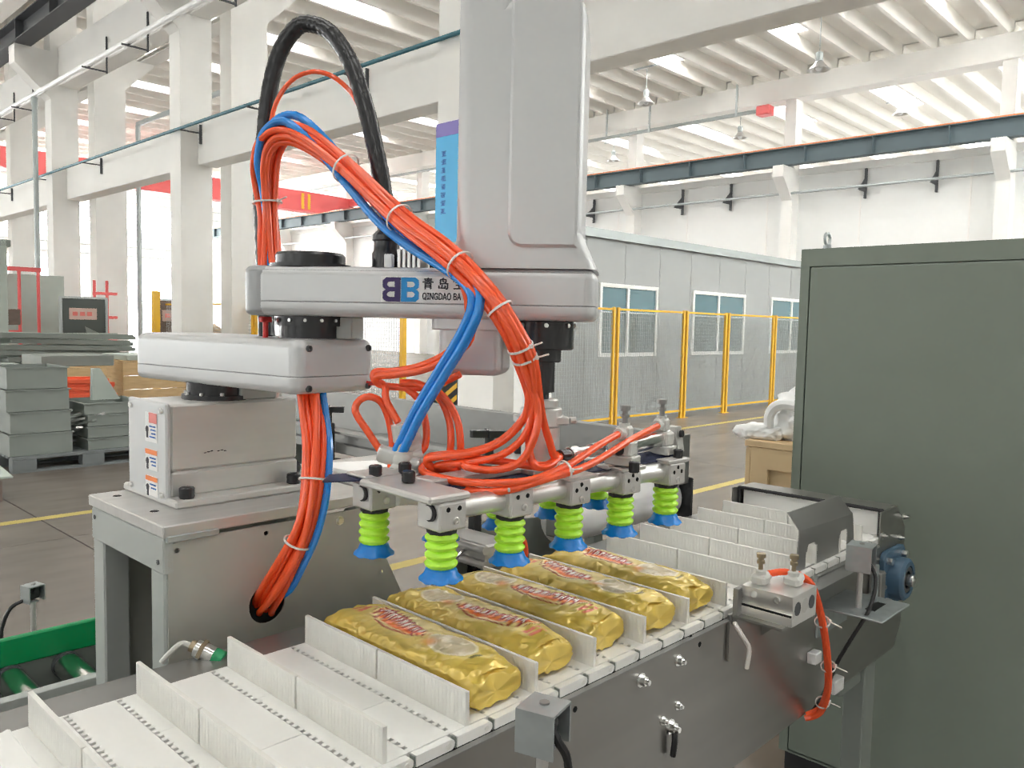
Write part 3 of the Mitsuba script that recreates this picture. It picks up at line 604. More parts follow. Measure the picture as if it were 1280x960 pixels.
    put(np.clip((.98 - r_) * 14, 0, 1) * top * np.clip((meshkit.fbm(Pn * 5, 3, seed + 31) - .5) * 5, 0, .7), (.83, .74, .58))
    put(np.exp(-(((u - .635) / .03) ** 2 + ((vv + .25) / .2) ** 2)) * top * .8, (.80, .30, .06))
    # small red print at one end and a dark date stamp at the other
    for k_ in range(4):
        for w_ in range(2):
            d_ = np.maximum(np.abs(u - .115 - w_ * .034) / .013, np.abs(vv - .40 + k_ * .20) / .075)
            put(np.clip((1 - d_) * 4, 0, 1) * top * .75, (.70, .09, .10))
    for k_ in range(7):
        d_ = np.maximum(np.abs(u - .868) / .008, np.abs(vv - .3 + k_ * .10) / .03); put(np.clip((1 - d_) * 4, 0, 1) * top * .8, (.10, .08, .02))
    i, j = np.meshgrid(np.arange(ns - 1), np.arange(nt), indexing='ij'); j2 = (j + 1) % nt
    q_ = np.stack([i * nt + j, i * nt + j2, (i + 1) * nt + j2, (i + 1) * nt + j], -1).reshape(-1, 4)
    if flip: v = v * [-1, -1, 1]; col = col
    m = trimesh.Trimesh(v.reshape(-1, 3), np.vstack([q_[:, [0, 1, 2]], q_[:, [0, 2, 3]]]), process=False)
    if m.volume < 0: m.invert()
    return m, col.reshape(-1, 3)
PK = ['gold snack pack nearest the sensor box, oval window at its near end', 'second gold snack pack from the near end, red print at its near end', 'middle gold snack pack of the five on the belt',
      'gold snack pack second from the cylinder', 'gold snack pack beside the silver cylinder, farthest of the five']
for i, flip in enumerate((0, 1, 1, 0, 0)):
    m, c = pack(11 + i, flip)
    m = xf(m, mv(.508 + .127 * i + .0652 + (.001, -.001, .001, 0, .001)[i], .186 + (-.004, .006, .012, -.004, .0)[i], ZB + .0006) @ rotz((.012, -.01, .008, -.006, .01)[i]))
    solo('snack_pack', m, 'm_pack', PK[i], 'snack pack', 'gold snack packs on the belt', smooth=True, color=c)
# ================================================================ MACHINE FRAME UNDER THE ROBOT
k = thing('robot_pedestal', 'grey steel pedestal with a round cable hole carrying the robot', 'machine frame')
part(k, 'top_plate', box((.343, .492, 1.115), (.735, .80, 1.134), .002), 'm_plate_alu', smooth=False, label='thick bare metal top plate')
part(k, 'end_beam', box((.345, .497, 1.058), (.362, .79, 1.114), .002), 'm_frame', smooth=False)
for y0 in (.5, .742): part(k, 'post', box((.347, y0, 0.02), (.390, y0 + .048, 1.06), .003), 'm_frame', smooth=False)
for y0 in (.5, .742): part(k, 'post', box((.70, y0, 0.02), (.745, y0 + .048, 1.10), .003), 'm_frame', smooth=False)
P = rrect(.352, .60, .35, 1.108, .022).union(Polygon([(.40, .35), (.90, .35), (.90, .70), (.80, .93), (.716, 1.100), (.70, 1.108), (.40, 1.108)]))
P = P.difference(Point(.517, .975).buffer(.033, quad_segs=12)).difference(Point(.66, 1.092).buffer(.002))
for x, z in ((.366, 1.093), (.515, 1.094), (.766, 1.04), (.752, .98)): P = P.difference(Point(x, z).buffer(.0042))
part(k, 'front_panel', prism(P, .003, XZ(.500)), 'm_panel', smooth=False)
part(k, 'back_panel', box((.352, .786, .3), (.745, .79, 1.10)), 'm_panel', smooth=False)
part(k, 'inner_panel', box((.40, .52, .35), (.70, .523, 1.09)), 'm_black_matt', smooth=False)
part(k, 'panel_bolt', cat(cyl((.659, .499, 1.092), (.659, .493, 1.092), .006, 6), cyl((.659, .499, 1.092), (.659, .4965, 1.092), .008, 14)), 'm_chrome')
part(k, 'weld_strip', box((.348, .489, 1.108), (.43, .497, 1.118), .001), 'm_galv', smooth=False)
for y in (.515, .775): part(k, 'beam_screw', cyl((.345, y, 1.075 if y < .6 else 1.098), (.3435, y, 1.075 if y < .6 else 1.098), .004, 12), 'm_darksteel')
for x, y in ((.375, .60), (.375, .755)): part(k, 'plate_hole', cyl((x, y, 1.1338), (x, y, 1.1345), .007, 14), 'm_black_matt')
for x in (.36, .72):
    for y in (.52, .765): part(k, 'foot', cyl((x, y, 0), (x, y, .022), .035, 18), 'm_darksteel')

# ================================================================ PALLETISING ROBOT
rb = thing('palletizing_robot', 'silver four axis palletizing robot arm with a tall tower on its outer arm', 'robot')
M1 = frame((.555, .70, 0), (.099, -.995, 0)); M2 = frame((.58, .47, 0), (.589, -.808, 0))
W2 = lambda x, y, z: (M2 @ V(x, y, z, 1))[:3]
W1 = lambda x, y, z: (M1 @ V(x, y, z, 1))[:3]
bs = part(rb, 'base_housing', cat(box((.413, .624, 1.146), (.651, .776, 1.188), .003), box((.413, .625, 1.1892), (.651, .775, 1.302), .004), box((.42, .63, 1.15), (.645, .77, 1.30))), 'm_cast', smooth=False)
part(bs, 'foot_plate', box((.404, .585, 1.134), (.690, .805, 1.1475), .003), 'm_cast', smooth=False)
part(bs, 'end_cover', box((.404, .622, 1.1365), (.4125, .778, 1.305), .003), 'm_robot', smooth=False)
for y in (.636, .764):
    for z in (1.150, 1.292): part(bs, 'cover_screw', socket((.4042, y, z), (-1, 0, 0), .0055, .004), 'm_chrome')
for x, y in ((.43, .603), (.63, .603), (.668, .70)): part(bs, 'foot_bolt', cat(cyl((x, y, 1.147), (x, y, 1.166), .0125, 18, b=.002), cyl((x, y, 1.1655), (x, y, 1.167), .006, 6)), 'm_black')
part(bs, 'side_knob', cat(cyl((.651, .66, 1.165), (.675, .66, 1.165), .012, 16, b=.003), cyl((.651, .64, 1.15), (.656, .64, 1.15), .01, 12)), 'm_black')
part(bs, 'pencil_mark', cat(*[box((.47 + i * .006, .6236, 1.216 + .001 * (i % 3)), (.474 + i * .006, .6242, 1.2175 + .001 * (i % 3))) for i in range(7) if i != 3]), 'm_text', smooth=False)
def sticker(z0, z1, head, mat):
    s_ = part(bs, 'safety_label', box((.4030, .655, z0), (.4042, .702, z1)), 'm_sticker', smooth=False, label='small white safety label with a coloured head')
    h0 = z1 - (z1 - z0) * head
    part(s_, 'head', box((.4025, .655 if head < .3 else .655, h0), (.4032, .702 if head < .3 else .686, z1)), mat, smooth=False)
    part(s_, 'print', cat(*[box((.4025, .660, h0 - .007 - i * .006), (.4031, .684 - .004 * (i % 3), h0 - .0045 - i * .006)) for i in range(max(2, int((h0 - z0 - .008) / .006)))]), 'm_text_blue', smooth=False)
    part(s_, 'pictogram', cat(prism(Point(.694, h0 - .012).buffer(.006, quad_segs=3), .0008, YZ(.4025)), box((.4024, .690, h0 - .026), (.4031, .697, h0 - .016))), 'm_text', smooth=False)
sticker(1.235, 1.285, .35, 'm_label_red'); sticker(1.187, 1.222, .24, 'm_label_orange'); sticker(1.143, 1.176, .24, 'm_label_orange')
j1 = part(rb, 'first_joint', cat(cyl((.535, .70, 1.302), (.535, .70, 1.332), .056, 30), cyl((.535, .70, 1.302), (.535, .70, 1.310), .064, 30)), 'm_black')
for a in np.arange(0, 6.28, .62): part(j1, 'bolt', cyl((.535 + .0575 * math.cos(a), .70 + .0575 * math.sin(a), 1.309), (.535 + .0575 * math.cos(a), .70 + .0575 * math.sin(a), 1.315), .0038, 8), 'm_alu')
part(rb, 'first_motor_block', box((.545, .638, 1.302), (.615, .70, 1.331), .002), 'm_frame', smooth=False)
part(rb, 'cable_gland', cyl((.625, .655, 1.302), (.625, .655, 1.318), .009, 14), 'm_chrome')
# lower arm
lp = rrect(-.203, .298, -.076, .088, .022)
la = part(rb, 'lower_arm', xf(cat(slab(lp, 1.330, 1.357, .001, .012), slab(lp, 1.358, 1.417, .016, .001)), M1), 'm_robot', label='silver lower arm')
part(la, 'seam', xf(slab(lp.buffer(-.003), 1.34, 1.41, .001), M1), 'm_robot_grey')
for y in (-.052, .070):
    for z in (1.339, 1.402): part(la, 'end_screw', socket(W1(.2965, y, z), M1[:3, 0], .0055, .004), 'm_darksteel')
part(la, 'end_stub', cat(cyl(W1(.29, .066, 1.345), W1(.312, .07, 1.345), .002, 8), cyl(W1(.295, .066, 1.341), W1(.307, .075, 1.341), .0015, 6)), 'm_red')
# elbow joint
el = part(rb, 'elbow_joint', cat(cyl(W2(0, 0, 1.416), W2(0, 0, 1.4535), .050, 32), cyl(W2(0, 0, 1.437), W2(0, 0, 1.4535), .056, 32)), 'm_black')
for a in np.arange(0, 6.28, .45): part(el, 'bolt', cyl(W2(.0562 * math.cos(a), .0562 * math.sin(a), 1.446), W2(.0592 * math.cos(a), .0592 * math.sin(a), 1.446), .0028, 8), 'm_chrome')
part(rb, 'elbow_block', xf(box((.030, -.01, 1.4165), (.075, .05, 1.453), .002), M2), 'm_frame', smooth=False)
part(rb, 'elbow_valve', cat(cyl(W2(-.062, -.035, 1.4165), W2(-.062, -.035, 1.442), .0045, 12), cbox(W2(-.062, -.035, 1.446), (.02, .012, .009), .002)), 'm_red', label='small red air valve')
part(rb, 'elbow_cap', xf(cat(lathe([(.066, 0), (.066, .006), (.05, .006)], (0, 0, 1.531), n=36), lathe([(.0565, .004), (.0565, .020), (.053, .0245), (0, .0255)], (0, 0, 1.531), n=36)), M2), 'm_black')
# upper arm
up = rrect(-.066, .472, -.075, .075, .02); cap = rrect(-.088, -.03, -.0745, .0745, .028)
ua = part(rb, 'upper_arm', xf(cat(slab(up, 1.453, 1.4745, .001, .012), slab(up, 1.4755, 1.531, .016, .001)), M2), 'm_robot', label='silver upper arm')
part(ua, 'seam', xf(slab(up.buffer(-.003), 1.46, 1.525, .001), M2), 'm_robot_grey')
part(ua, 'end_cap', xf(slab(cap, 1.4525, 1.5315, .012, .010), M2), 'm_robot_grey', label='darker grey rounded end cap')
ll = part(ua, 'logo_label', xf(box((.143, -.0758, 1.4768), (.286, -.0748, 1.5160)), M2), 'm_sticker', smooth=False, label='white label with a purple and blue double B and black lettering')
yo = -.0757
F2 = M2 @ XZ(yo)
def glyphB(x, mirror):
    B = Polygon([(0, 0), (.0148, 0), (.0185, .004), (.0185, .0135), (.0155, .0165), (.0185, .0195), (.0185, .029), (.0148, .033), (0, .033)])
    for z in (.0062, .0198): B = B.difference(unary_union([sbox(.006, z, .0105, z + .0075), Point(.0105, z + .00375).buffer(.00375)]))
    if mirror: B = affinity.scale(B, -1, 1, origin=(0, 0))
    return affinity.translate(affinity.scale(B, 1.5, 1.12, origin=(0, 0)), x, 1.4775)
part(ll, 'letter', prism(glyphB(.1740, True), .0012, F2), 'm_logo_purple', smooth=False)
part(ll, 'letter', prism(glyphB(.1752, False), .0012, F2), 'm_logo_blue', smooth=False)
def seg(a, b, w=.11):
    a, b = V(*a), V(*b); d = nrm(b - a); n_ = V(-d[1], d[0]) * w / 2; a = a - d * w * .3; b = b + d * w * .3
    return Polygon([a + n_, b + n_, b - n_, a - n_])
CH = {'qing': [((.22, .90), (.78, .90)), ((.26, .77), (.74, .77)), ((.08, .63), (.92, .63)), ((.5, 1), (.5, .63)), ((.27, .5), (.27, 0)), ((.27, .5), (.73, .5)), ((.73, .5), (.73, .02)), ((.27, .34), (.73, .34)), ((.27, .18), (.73, .18))],
      'dao': [((.5, 1), (.42, .9)), ((.25, .87), (.25, .42)), ((.25, .87), (.72, .87)), ((.72, .87), (.70, .62)), ((.70, .62), (.6, .6)), ((.42, .76), (.52, .68)), ((.25, .5), (.85, .5)), ((.85, .5), (.83, .04)), ((.83, .04), (.72, .02)), ((.14, .3), (.14, .1)), ((.14, .1), (.64, .1)), ((.39, .38), (.39, .1)), ((.64, .3), (.64, .1))],
      'bao': [((.5, 1), (.5, .9)), ((.08, .84), (.92, .84)), ((.08, .84), (.08, .70)), ((.92, .84), (.92, .70)), ((.24, .62), (.76, .62)), ((.28, .37), (.72, .37)), ((.1, .06), (.9, .06)), ((.5, .62), (.5, .06)), ((.62, .27), (.70, .18))]}
for i, n_ in enumerate(('qing', 'dao', 'bao')):
    g_ = unary_union([seg(a, b) for a, b in CH[n_]]); g_ = affinity.translate(affinity.scale(g_, .0190, .0165, origin=(0, 0)), .2075 + i * .0240, 1.4975)
    part(ll, 'character', prism(g_, .001, F2), 'm_text', smooth=False)
tm = meshkit.text_mesh('QINGDAO BA', .0100, .001, bold=True); tm.apply_scale([.060 / tm.extents[0], 1, 1])
part(ll, 'lettering', xf(xf(tm, mv(.2080, 1.4815, 0)), F2), 'm_text', smooth=False)
# fittings on top of the upper arm
part(rb, 'cable_gland', xf(lathe([(.024, 0), (.024, .026), (.021, .032), (.021, .046), (.0235, .048), (.0235, .056), (.018, .062), (.0155, .064), (.0155, .11)], (.125, .014, 1.531), n=26), M2), 'm_black', label='black cable gland')
part(rb, 'connector', xf(box((.135, -.035, 1.531), (.148, -.02, 1.5535), .001), M2), 'm_sticker', smooth=False)
vb = part(rb, 'valve_block', xf(cat(*[box((.155 + i * .008, -.03, 1.531), (.161 + i * .008, .03, 1.562), .001) for i in range(5)]), M2), 'm_alu', smooth=False)
part(rb, 'arm_bolt', xf(cat(cyl((.215, -.01, 1.531), (.215, -.01, 1.541), .011, 14), cyl((.205, .02, 1.531), (.205, .02, 1.545), .009, 14)), M2), 'm_black')
# tower (cover of the vertical axis)
tp = rrect(.256, .447, -.073, .09, .024)
tw = part(rb, 'tower', xf(cat(slab(tp, 1.55, 1.935, .03, .0), slab(rrect(.256, .342, -.0725, .09, .02), 1.55, 2.06, .02, 0)), M2), 'm_robot', label='tall light grey cover of the vertical axis')
sk = np.vstack([np.column_stack([np.array(tp.exterior.coords), np.full(len(tp.exterior.coords), 1.585)]), np.column_stack([np.array(rrect(.25, .472, -.0745, .092, .024).exterior.coords), np.full(len(tp.exterior.coords), 1.5305)]), np.column_stack([np.array(rrect(.254, .456, -.074, .091, .024).exterior.coords), np.full(len(tp.exterior.coords), 1.550)])])
part(tw, 'skirt', xf(hull(sk), M2), 'm_robot')
pp = rrect(.338, .50, 1.562, 2.1, .022).intersection(sbox(.3, 1.5, .4415, 1.925))
pts = []
for b_, y in ((0, -.0725), (0, -.0765), (.004, -.0795)):
    q = pp.buffer(-b_) if b_ else pp
    c = np.array(q.exterior.coords); pts.append(np.column_stack([c[:, 0], np.full(len(c), y), c[:, 1]]))
part(tw, 'raised_panel', xf(hull(np.vstack(pts)), M2), 'm_robot', label='raised panel with a rounded lower corner')
mp = rrect(.228, .330, -.056, .046, .016)
mh = part(rb, 'motor_housing', xf(cat(slab(rrect(.218, .342, -.062, .05, .012), 1.436, 1.454, .002), slab(mp, 1.366, 1.437, .0, .012)), M2), 'm_robot')
fl = part(rb, 'wrist_flange', cat(cyl(W2(.387, 0, 1.408), W2(.387, 0, 1.454), .049, 30, b=.002), cyl(W2(.387, 0, 1.388), W2(.387, 0, 1.41), .030, 26, b=.002)), 'm_black')
for a in np.arange(0.2, 6.28, .785):
    part(fl, 'bolt', cyl(W2(.387 + .046 * math.cos(a), .046 * math.sin(a), 1.446), W2(.387 + .052 * math.cos(a), .052 * math.sin(a), 1.446), .0036, 8), 'm_chrome')
part(rb, 'quill', cat(cyl(W2(.387, 0, 1.340), W2(.387, 0, 1.39), .0205, 24), cyl(W2(.387, 0, 1.325), W2(.387, 0, 1.342), .012, 20)), 'm_black')

# ================================================================ VACUUM GRIPPER
gr = thing('vacuum_gripper', 'aluminium vacuum gripper with two rows of lime green bellows cups', 'gripper')
MG = mv(.800, .163, 0) @ rotz(math.radians(-2.4)); GV = lambda u, v, z: (MG @ V(u, v, z, 1))[:3]
US = [-.252, -.126, 0, .126, .252]
def cup_meshes():
    bell = [(.006, .080), (.017, .080)]
    for i in range(4):
        z = .077 - i * .0135; bell += [(.0185, z), (.0222, z - .004), (.0225, z - .0065), (.0205, z - .010), (.0178, z - .0125)]
    bell += [(.018, .0215), (.010, .0215)]
    lip = [(.010, .0245), (.0185, .0245), (.0215, .021), (.0235, .014), (.0275, .009), (.0300, .0065), (.0292, .0052), (.026, .008), (.019, .014), (.012, .018)]
    collar = [(0, .0865), (.0195, .0865), (.0205, .085), (.0205, .079), (.0195, .0775), (.0, .0775)]
    lm = lathe(lip, (0, 0, 0), n=40)
    vv = lm.vertices.copy(); rr = np.hypot(vv[:, 0], vv[:, 1]); a = np.arctan2(vv[:, 1], vv[:, 0])
    vv[:, 2] += np.where(rr > .0255, .0012 * np.sin(a * 9), 0); lm.vertices = vv
    return lathe(bell, (0, 0, 0), n=32), lm, lathe(collar, (0, 0, 0), n=8)
cb, cl, cc = cup_meshes(); cs = []
for m_ in (cb, cl, cc): m_.apply_scale([1, 1, .872])
for j, v_ in enumerate((-.0785, .0785)):
    for i, u in enumerate(US):
        M = MG @ mv(u, v_, 1.1005)
        c_ = free(gr + '__suction_cup')
        if not cs:
            for n_, m_, mt, sm in (('bellows', cb, 'm_lime', 50), ('lip', cl, 'm_lip', 50), ('collar', cc, 'm_black_matt', 30)):
                key = c_ + '__' + n_; scene[key] = mikit.ply(m_, mt, smooth=sm); scene[key]['to_world'] = T(M.tolist()); cs.append((n_, key))
        else:
            for n_, k0 in cs: scene[c_ + '__' + n_] = {**scene[k0], 'to_world': T(M.tolist())}
blk = None
for j, v_ in enumerate((-.0785, .0785)):
    part(gr, 'crossbar', cyl(GV(-.2725, v_ - .0, 1.1985), GV(.276, v_, 1.1985), .0157, 24, b=.001), 'm_alu', label='round aluminium tube')
    for i, u in enumerate(US):
        M = MG @ mv(u, v_, 0)
        B = sbox(-.0275, 1.1868, .0275, 1.2385)
        kb = part(gr, 'cup_block', xf(cbox((0, 0, 1.1940), (.046, .049, .038), .0025), M), 'm_alu_dull', smooth=False)
        s = -1
        hp = [(-.009, 1.204), (.010, 1.204), (.004, 1.188)] if i in (0, 1) else [(-.011, 1.198), (.011, 1.198), (0, 1.206), (.0, 1.184)]
        part(kb, 'hole', xf(cat(*[cyl((x, s * .0244, z), (x, s * .0249, z), .0034, 12) for x, z in hp[:-1]]), M), 'm_dark_gap')
        part(kb, 'plug', xf(socket((hp[-1][0], s * .0244, hp[-1][1]), (0, s, 0), .0052, .0022), M), 'm_chrome' if i == 0 else 'm_alu_dull')
        if i == 0:
            part(kb, 'end_plug', xf(cat(cyl((-.022, -.006, 1.1990), (-.0262, -.006, 1.1990), .0115, 24), ), M), 'm_black_matt')
            part(kb, 'end_disc', xf(cyl((-.0245, -.0038, 1.1990), (-.0275, -.0038, 1.1990), .0095, 24), M), 'm_alu_dull')
        if j == 0 and i in (1, 2, 3, 4): part(kb, 'clamp_cap', xf(box((-.0275, -.0245, 1.2128), (.036, .004, 1.2195), .0015), M), 'm_alu_dull', smooth=False)
MG = MG @ mv(0, 0, -.0255)
part(gr, 'rubber_sheet', xf(hull([(u, v_, z) for u in (.03, .285) for v_, z in ((-.079, 1.2405), (-.079, 1.2425), (-.045, 1.2500), (-.045, 1.2525))]), MG), 'm_navy', smooth=False, label='dark navy rubber strip above the tube')
part(gr, 'end_plate', xf(cat(box((-.292, -.103, 1.2388), (-.221, .06, 1.2490), .003), box((-.285, .055, 1.2475), (-.20, .105, 1.2525), .002)), MG), 'm_alu_dull', smooth=False, label='thick grey end plate joining both rows')
sh = Polygon([(-.22, -.045), (-.22, .09), (.0, .10), (.285, .10), (.288, -.048), (.10, -.052), (-.05, -.05)])
part(gr, 'rubber_sheet', xf(prism(sh, .0022, mv(0, 0, 1.2390)), MG), 'm_navy', smooth=False, label='dark navy rubber sheet')
part(gr, 'rubber_tab', xf(prism(Polygon([(-.335, .085), (-.300, .125), (-.235, .108), (-.262, .062), (-.29, .062)]), .002, mv(0, 0, 1.2450)), MG), 'm_navy', smooth=False)
part(gr, 'spine', xf(cat(box((-.225, -.022, 1.2413), (.225, .022, 1.2508), .002), box((-.05, -.05, 1.2413), (.05, .1, 1.2508), .002)), MG), 'm_alu_dull', smooth=False)
hub = W2(.387, 0, 0); hx, hy = hub[:2]
part(gr, 'hub', cat(cyl((hx, hy, 1.2253), (hx, hy, 1.286), .031, 28, b=.002), cyl((hx, hy, 1.286), (hx, hy, 1.315), .0335, 28, b=.002), cyl((hx, hy, 1.3155), (hx, hy, 1.329), .0275, 28, b=.002)), 'm_alu', label='polished round hub under the quill')
part(gr, 'hub_clamp', xf(cat(box((-.04, -.028, 1.289), (.04, .028, 1.302), .002), cyl((.042, -.02, 1.296), (.052, -.02, 1.296), .006, 10)), mv(hx, hy) @ rotz(-.6)), 'm_alu_dull', smooth=False)
for u, v_ in ((-.262, .062), (-.252, -.004), (-.215, .055), (-.19, .075), (.05, .085)):
    part(gr, 'plate_bolt', cat(cyl(GV(u, v_, 1.2500), GV(u, v_, 1.2655), .0095, 16, b=.0015), cyl(GV(u, v_, 1.265), GV(u, v_, 1.2662), .005, 6)), 'm_black')
part(gr, 'push_in_elbow', cat(cyl(GV(-.232, .05, 1.2165), GV(-.20, .045, 1.214), .012, 16), cyl(GV(-.205, .045, 1.214), GV(-.19, .06, 1.218), .011, 14), trimesh.creation.icosphere(2, .0125).apply_translation(GV(-.203, .046, 1.214)), cyl(GV(-.19, .06, 1.218), GV(-.172, .075, 1.221), .0075, 14)), 'm_fitting')
# vacuum ejectors with needle valves on the far end of the gripper
ME = mv(.915, .072, 0) @ rotz(.175)
part(gr, 'end_plate', xf(box((-.035, .008, 1.2165), (.215, .05, 1.2225), .002), ME), 'm_alu_dull', smooth=False)
for u in (0, .150):
    e = part(gr, 'ejector', xf(cat(box((-.017, -.024, 1.2225), (.019, .026, 1.238), .002), box((-.015, -.020, 1.238), (.017, .022, 1.262), .003), cbox((.004, 0, 1.274), (.024, .024, .024), .004), cyl((-.020, 0, 1.274), (.004, 0, 1.274), .0098, 16, b=.001), cyl((.004, 0, 1.282), (.004, 0, 1.290), .009, 16)), ME @ mv(u)), 'm_fitting')
    part(e, 'bore', xf(cyl((-.0155, .0, 1.248), (-.0162, .0, 1.248), .0095, 18), ME @ mv(u)), 'm_black')
    part(e, 'needle_screw', xf(lathe([(.0048, 0), (.0048, .010), (.0075, .011), (.0075, .015), (.0045, .016), (.0045, .021), (.0085, .022), (.0085, .030), (0, .030)], (.004, 0, 1.289), n=16), ME @ mv(u)), 'm_steel_sheet')
part(gr, 'ejector_tube', xf(cat(cyl((.018, 0, 1.250), (.175, 0, 1.250), .0140, 24, b=.001), cyl((.155, 0, 1.250), (.176, 0, 1.250), .0165, 24, b=.002)), ME), 'm_chrome', label='polished ejector tube')
part(gr, 'ejector_end', xf(hull([(x, y, z) for x in (.178, .205) for y, z in ((-.024, 1.2225), (.03, 1.2225), (-.016, 1.268), (.02, 1.268))]), ME), 'm_alu_dull', smooth=False)
part(gr, 'ejector_screw', xf(cat(cyl((.191, -.0205, 1.256), (.191, -.026, 1.256), .0065, 14)), ME), 'm_black')
part(gr, 'ejector_tube', cat(cyl((.775, .086, 1.2485), (.885, .092, 1.2495), .0080, 18, b=.001), cyl((.795, .087, 1.2485), (.815, .088, 1.2485), .0125, 18, b=.002), cyl((.852, .09, 1.249), (.88, .0915, 1.2495), .011, 18, b=.001)), 'm_chrome')
part(gr, 'push_in_fitting', cyl((.772, .086, 1.2485), (.792, .087, 1.2485), .0098, 14), 'm_black')
for x, y in ((.868, .125), (.895, .035), (1.065, .062)): part(gr, 'plate_bolt', cyl((x, y, 1.2165), (x, y, 1.234), .0085, 16, b=.0015), 'm_black')
# distribution manifold for the hoses
_k0 = set(scene)
mf = part(gr, 'manifold', cat(trimesh.creation.icosphere(2, .0185).apply_translation((.600, .262, 1.255)), trimesh.creation.icosphere(2, .015).apply_translation((.606, .252, 1.238)), cyl((.600, .262, 1.238), (.600, .262, 1.268), .0165, 18), cyl((.600, .262, 1.255), (.580, .292, 1.262), .0135, 16), cyl((.60, .262, 1.258), (.602, .266, 1.300), .0125, 16), cyl((.601, .267, 1.282), (.597, .269, 1.308), .0135, 16)), 'm_fitting', label='pale grey manifold of push in hose fittings')
for a, b_ in (((.600, .262, 1.252), (.614, .236, 1.246)), ((.604, .255, 1.238), (.607, .232, 1.227)), ((.600, .262, 1.255), (.624, .248, 1.264)), ((.60, .264, 1.280), (.626, .260, 1.286)), ((.600, .262, 1.250), (.584, .262, 1.236)), ((.600, .262, 1.270), (.624, .255, 1.274))):
    p = part(mf, 'port', cyl(a, b_, .0120, 16, b=.001), 'm_fitting')
part(mf, 'collar', cat(*[lathe([(.0124, -.0014), (.0135, -.0014), (.0135, .0014), (.0124, .0014)], np.add(np.multiply(a, .1), np.multiply(b_, .9)), np.subtract(b_, a), 18) for a, b_ in (((.600, .262, 1.252), (.614, .236, 1.246)), ((.604, .255, 1.238), (.607, .232, 1.227)), ((.600, .262, 1.255), (.578, .296, 1.264)))]), 'm_alu')

for k_ in set(scene) - _k0: scene[k_]['to_world'] = T(mv(.008, -.006, -.016).tolist())

# ================================================================ HOSES
main = [(0.567,0.549,1.494),(0.570,0.575,1.512),(0.578,0.598,1.556),(0.581,0.606,1.613),(0.579,0.610,1.668),(0.574,0.606,1.711),(0.577,0.592,1.748),(0.588,0.553,1.764),(0.603,0.491,1.739),(0.619,0.411,1.685),(0.628,0.338,1.631),(0.629,0.259,1.582),(0.628,0.185,1.545),(0.630,0.135,1.512),(0.638,0.094,1.474),(0.655,0.072,1.430),(0.680,0.070,1.385),(0.696,0.078,1.348)]
HR = .0056
def bundle(path, offs, rad, spread, name, lab, cat_, mat, group, per=6, twist=0.0, seed=1, lo=0, hi=None):
    p = spline(path, per); t, A, B = frames_along(p); rs = np.random.default_rng(seed); n = len(p); hi = hi or n
    ss = np.linspace(0, 1, n)
    for q, (a, r) in enumerate(offs):
        sp = np.interp(ss, np.linspace(0, 1, len(spread)), spread)
        ang = a + twist * ss + .35 * np.sin(ss * 9 + q * 1.7)
        off = (r * sp)[:, None] * (np.cos(ang)[:, None] * A + np.sin(ang)[:, None] * B)
        ln = lab if isinstance(lab, str) else lab[q]
        solo(name, tube((p + off)[lo:hi], rad, 9, smooth=False), mat, ln, cat_, group, smooth=40)
HS_ = HR
ring = lambda n, r, ph=0: [(ph + i * 2 * math.pi / n, r) for i in range(n)]
FAN = {
 's1': [(0.679,0.069,1.374),(0.694,0.080,1.338),(0.700,0.099,1.304),(0.684,0.127,1.272),(0.655,0.155,1.256),(0.625,0.193,1.249),(0.615,0.210,1.243),(0.626,0.211,1.228),(0.648,0.214,1.222)],
 's2': [(0.682,0.066,1.374),(0.698,0.074,1.327),(0.694,0.088,1.285),(0.679,0.116,1.257),(0.658,0.150,1.244),(0.636,0.187,1.238),(0.631,0.206,1.232),(0.663,0.198,1.222)],
 's3': [(0.686,0.063,1.374),(0.702,0.070,1.327),(0.697,0.071,1.284),(0.689,0.090,1.248),(0.671,0.121,1.234),(0.654,0.153,1.234),(0.652,0.169,1.238),(0.670,0.167,1.244),(0.693,0.143,1.242),(0.726,0.108,1.236),(0.750,0.082,1.232)],
 's4': [(0.689,0.073,1.368),(0.702,0.084,1.314),(0.706,0.088,1.267),(0.711,0.082,1.242),(0.731,0.075,1.238),(0.755,0.078,1.244),(0.775,0.085,1.2485)],
 's5': [(0.694,0.068,1.368),(0.714,0.071,1.315),(0.735,0.073,1.272),(0.750,0.078,1.252),(0.765,0.084,1.248),(0.778,0.086,1.2485)],
 's8': [(0.637,0.127,1.502),(0.643,0.132,1.468),(0.648,0.152,1.434),(0.640,0.186,1.398),(0.623,0.230,1.376),(0.600,0.267,1.367),(0.587,0.295,1.363),(0.594,0.301,1.351),(0.622,0.285,1.346),(0.657,0.250,1.348),(0.674,0.205,1.369)],
 's9': [(0.641,0.137,1.505),(0.647,0.143,1.474),(0.651,0.164,1.437),(0.643,0.198,1.403),(0.626,0.242,1.381),(0.609,0.288,1.371),(0.598,0.314,1.369),(0.596,0.315,1.357),(0.600,0.294,1.348),(0.596,0.284,1.327),(0.603,0.263,1.295)]}
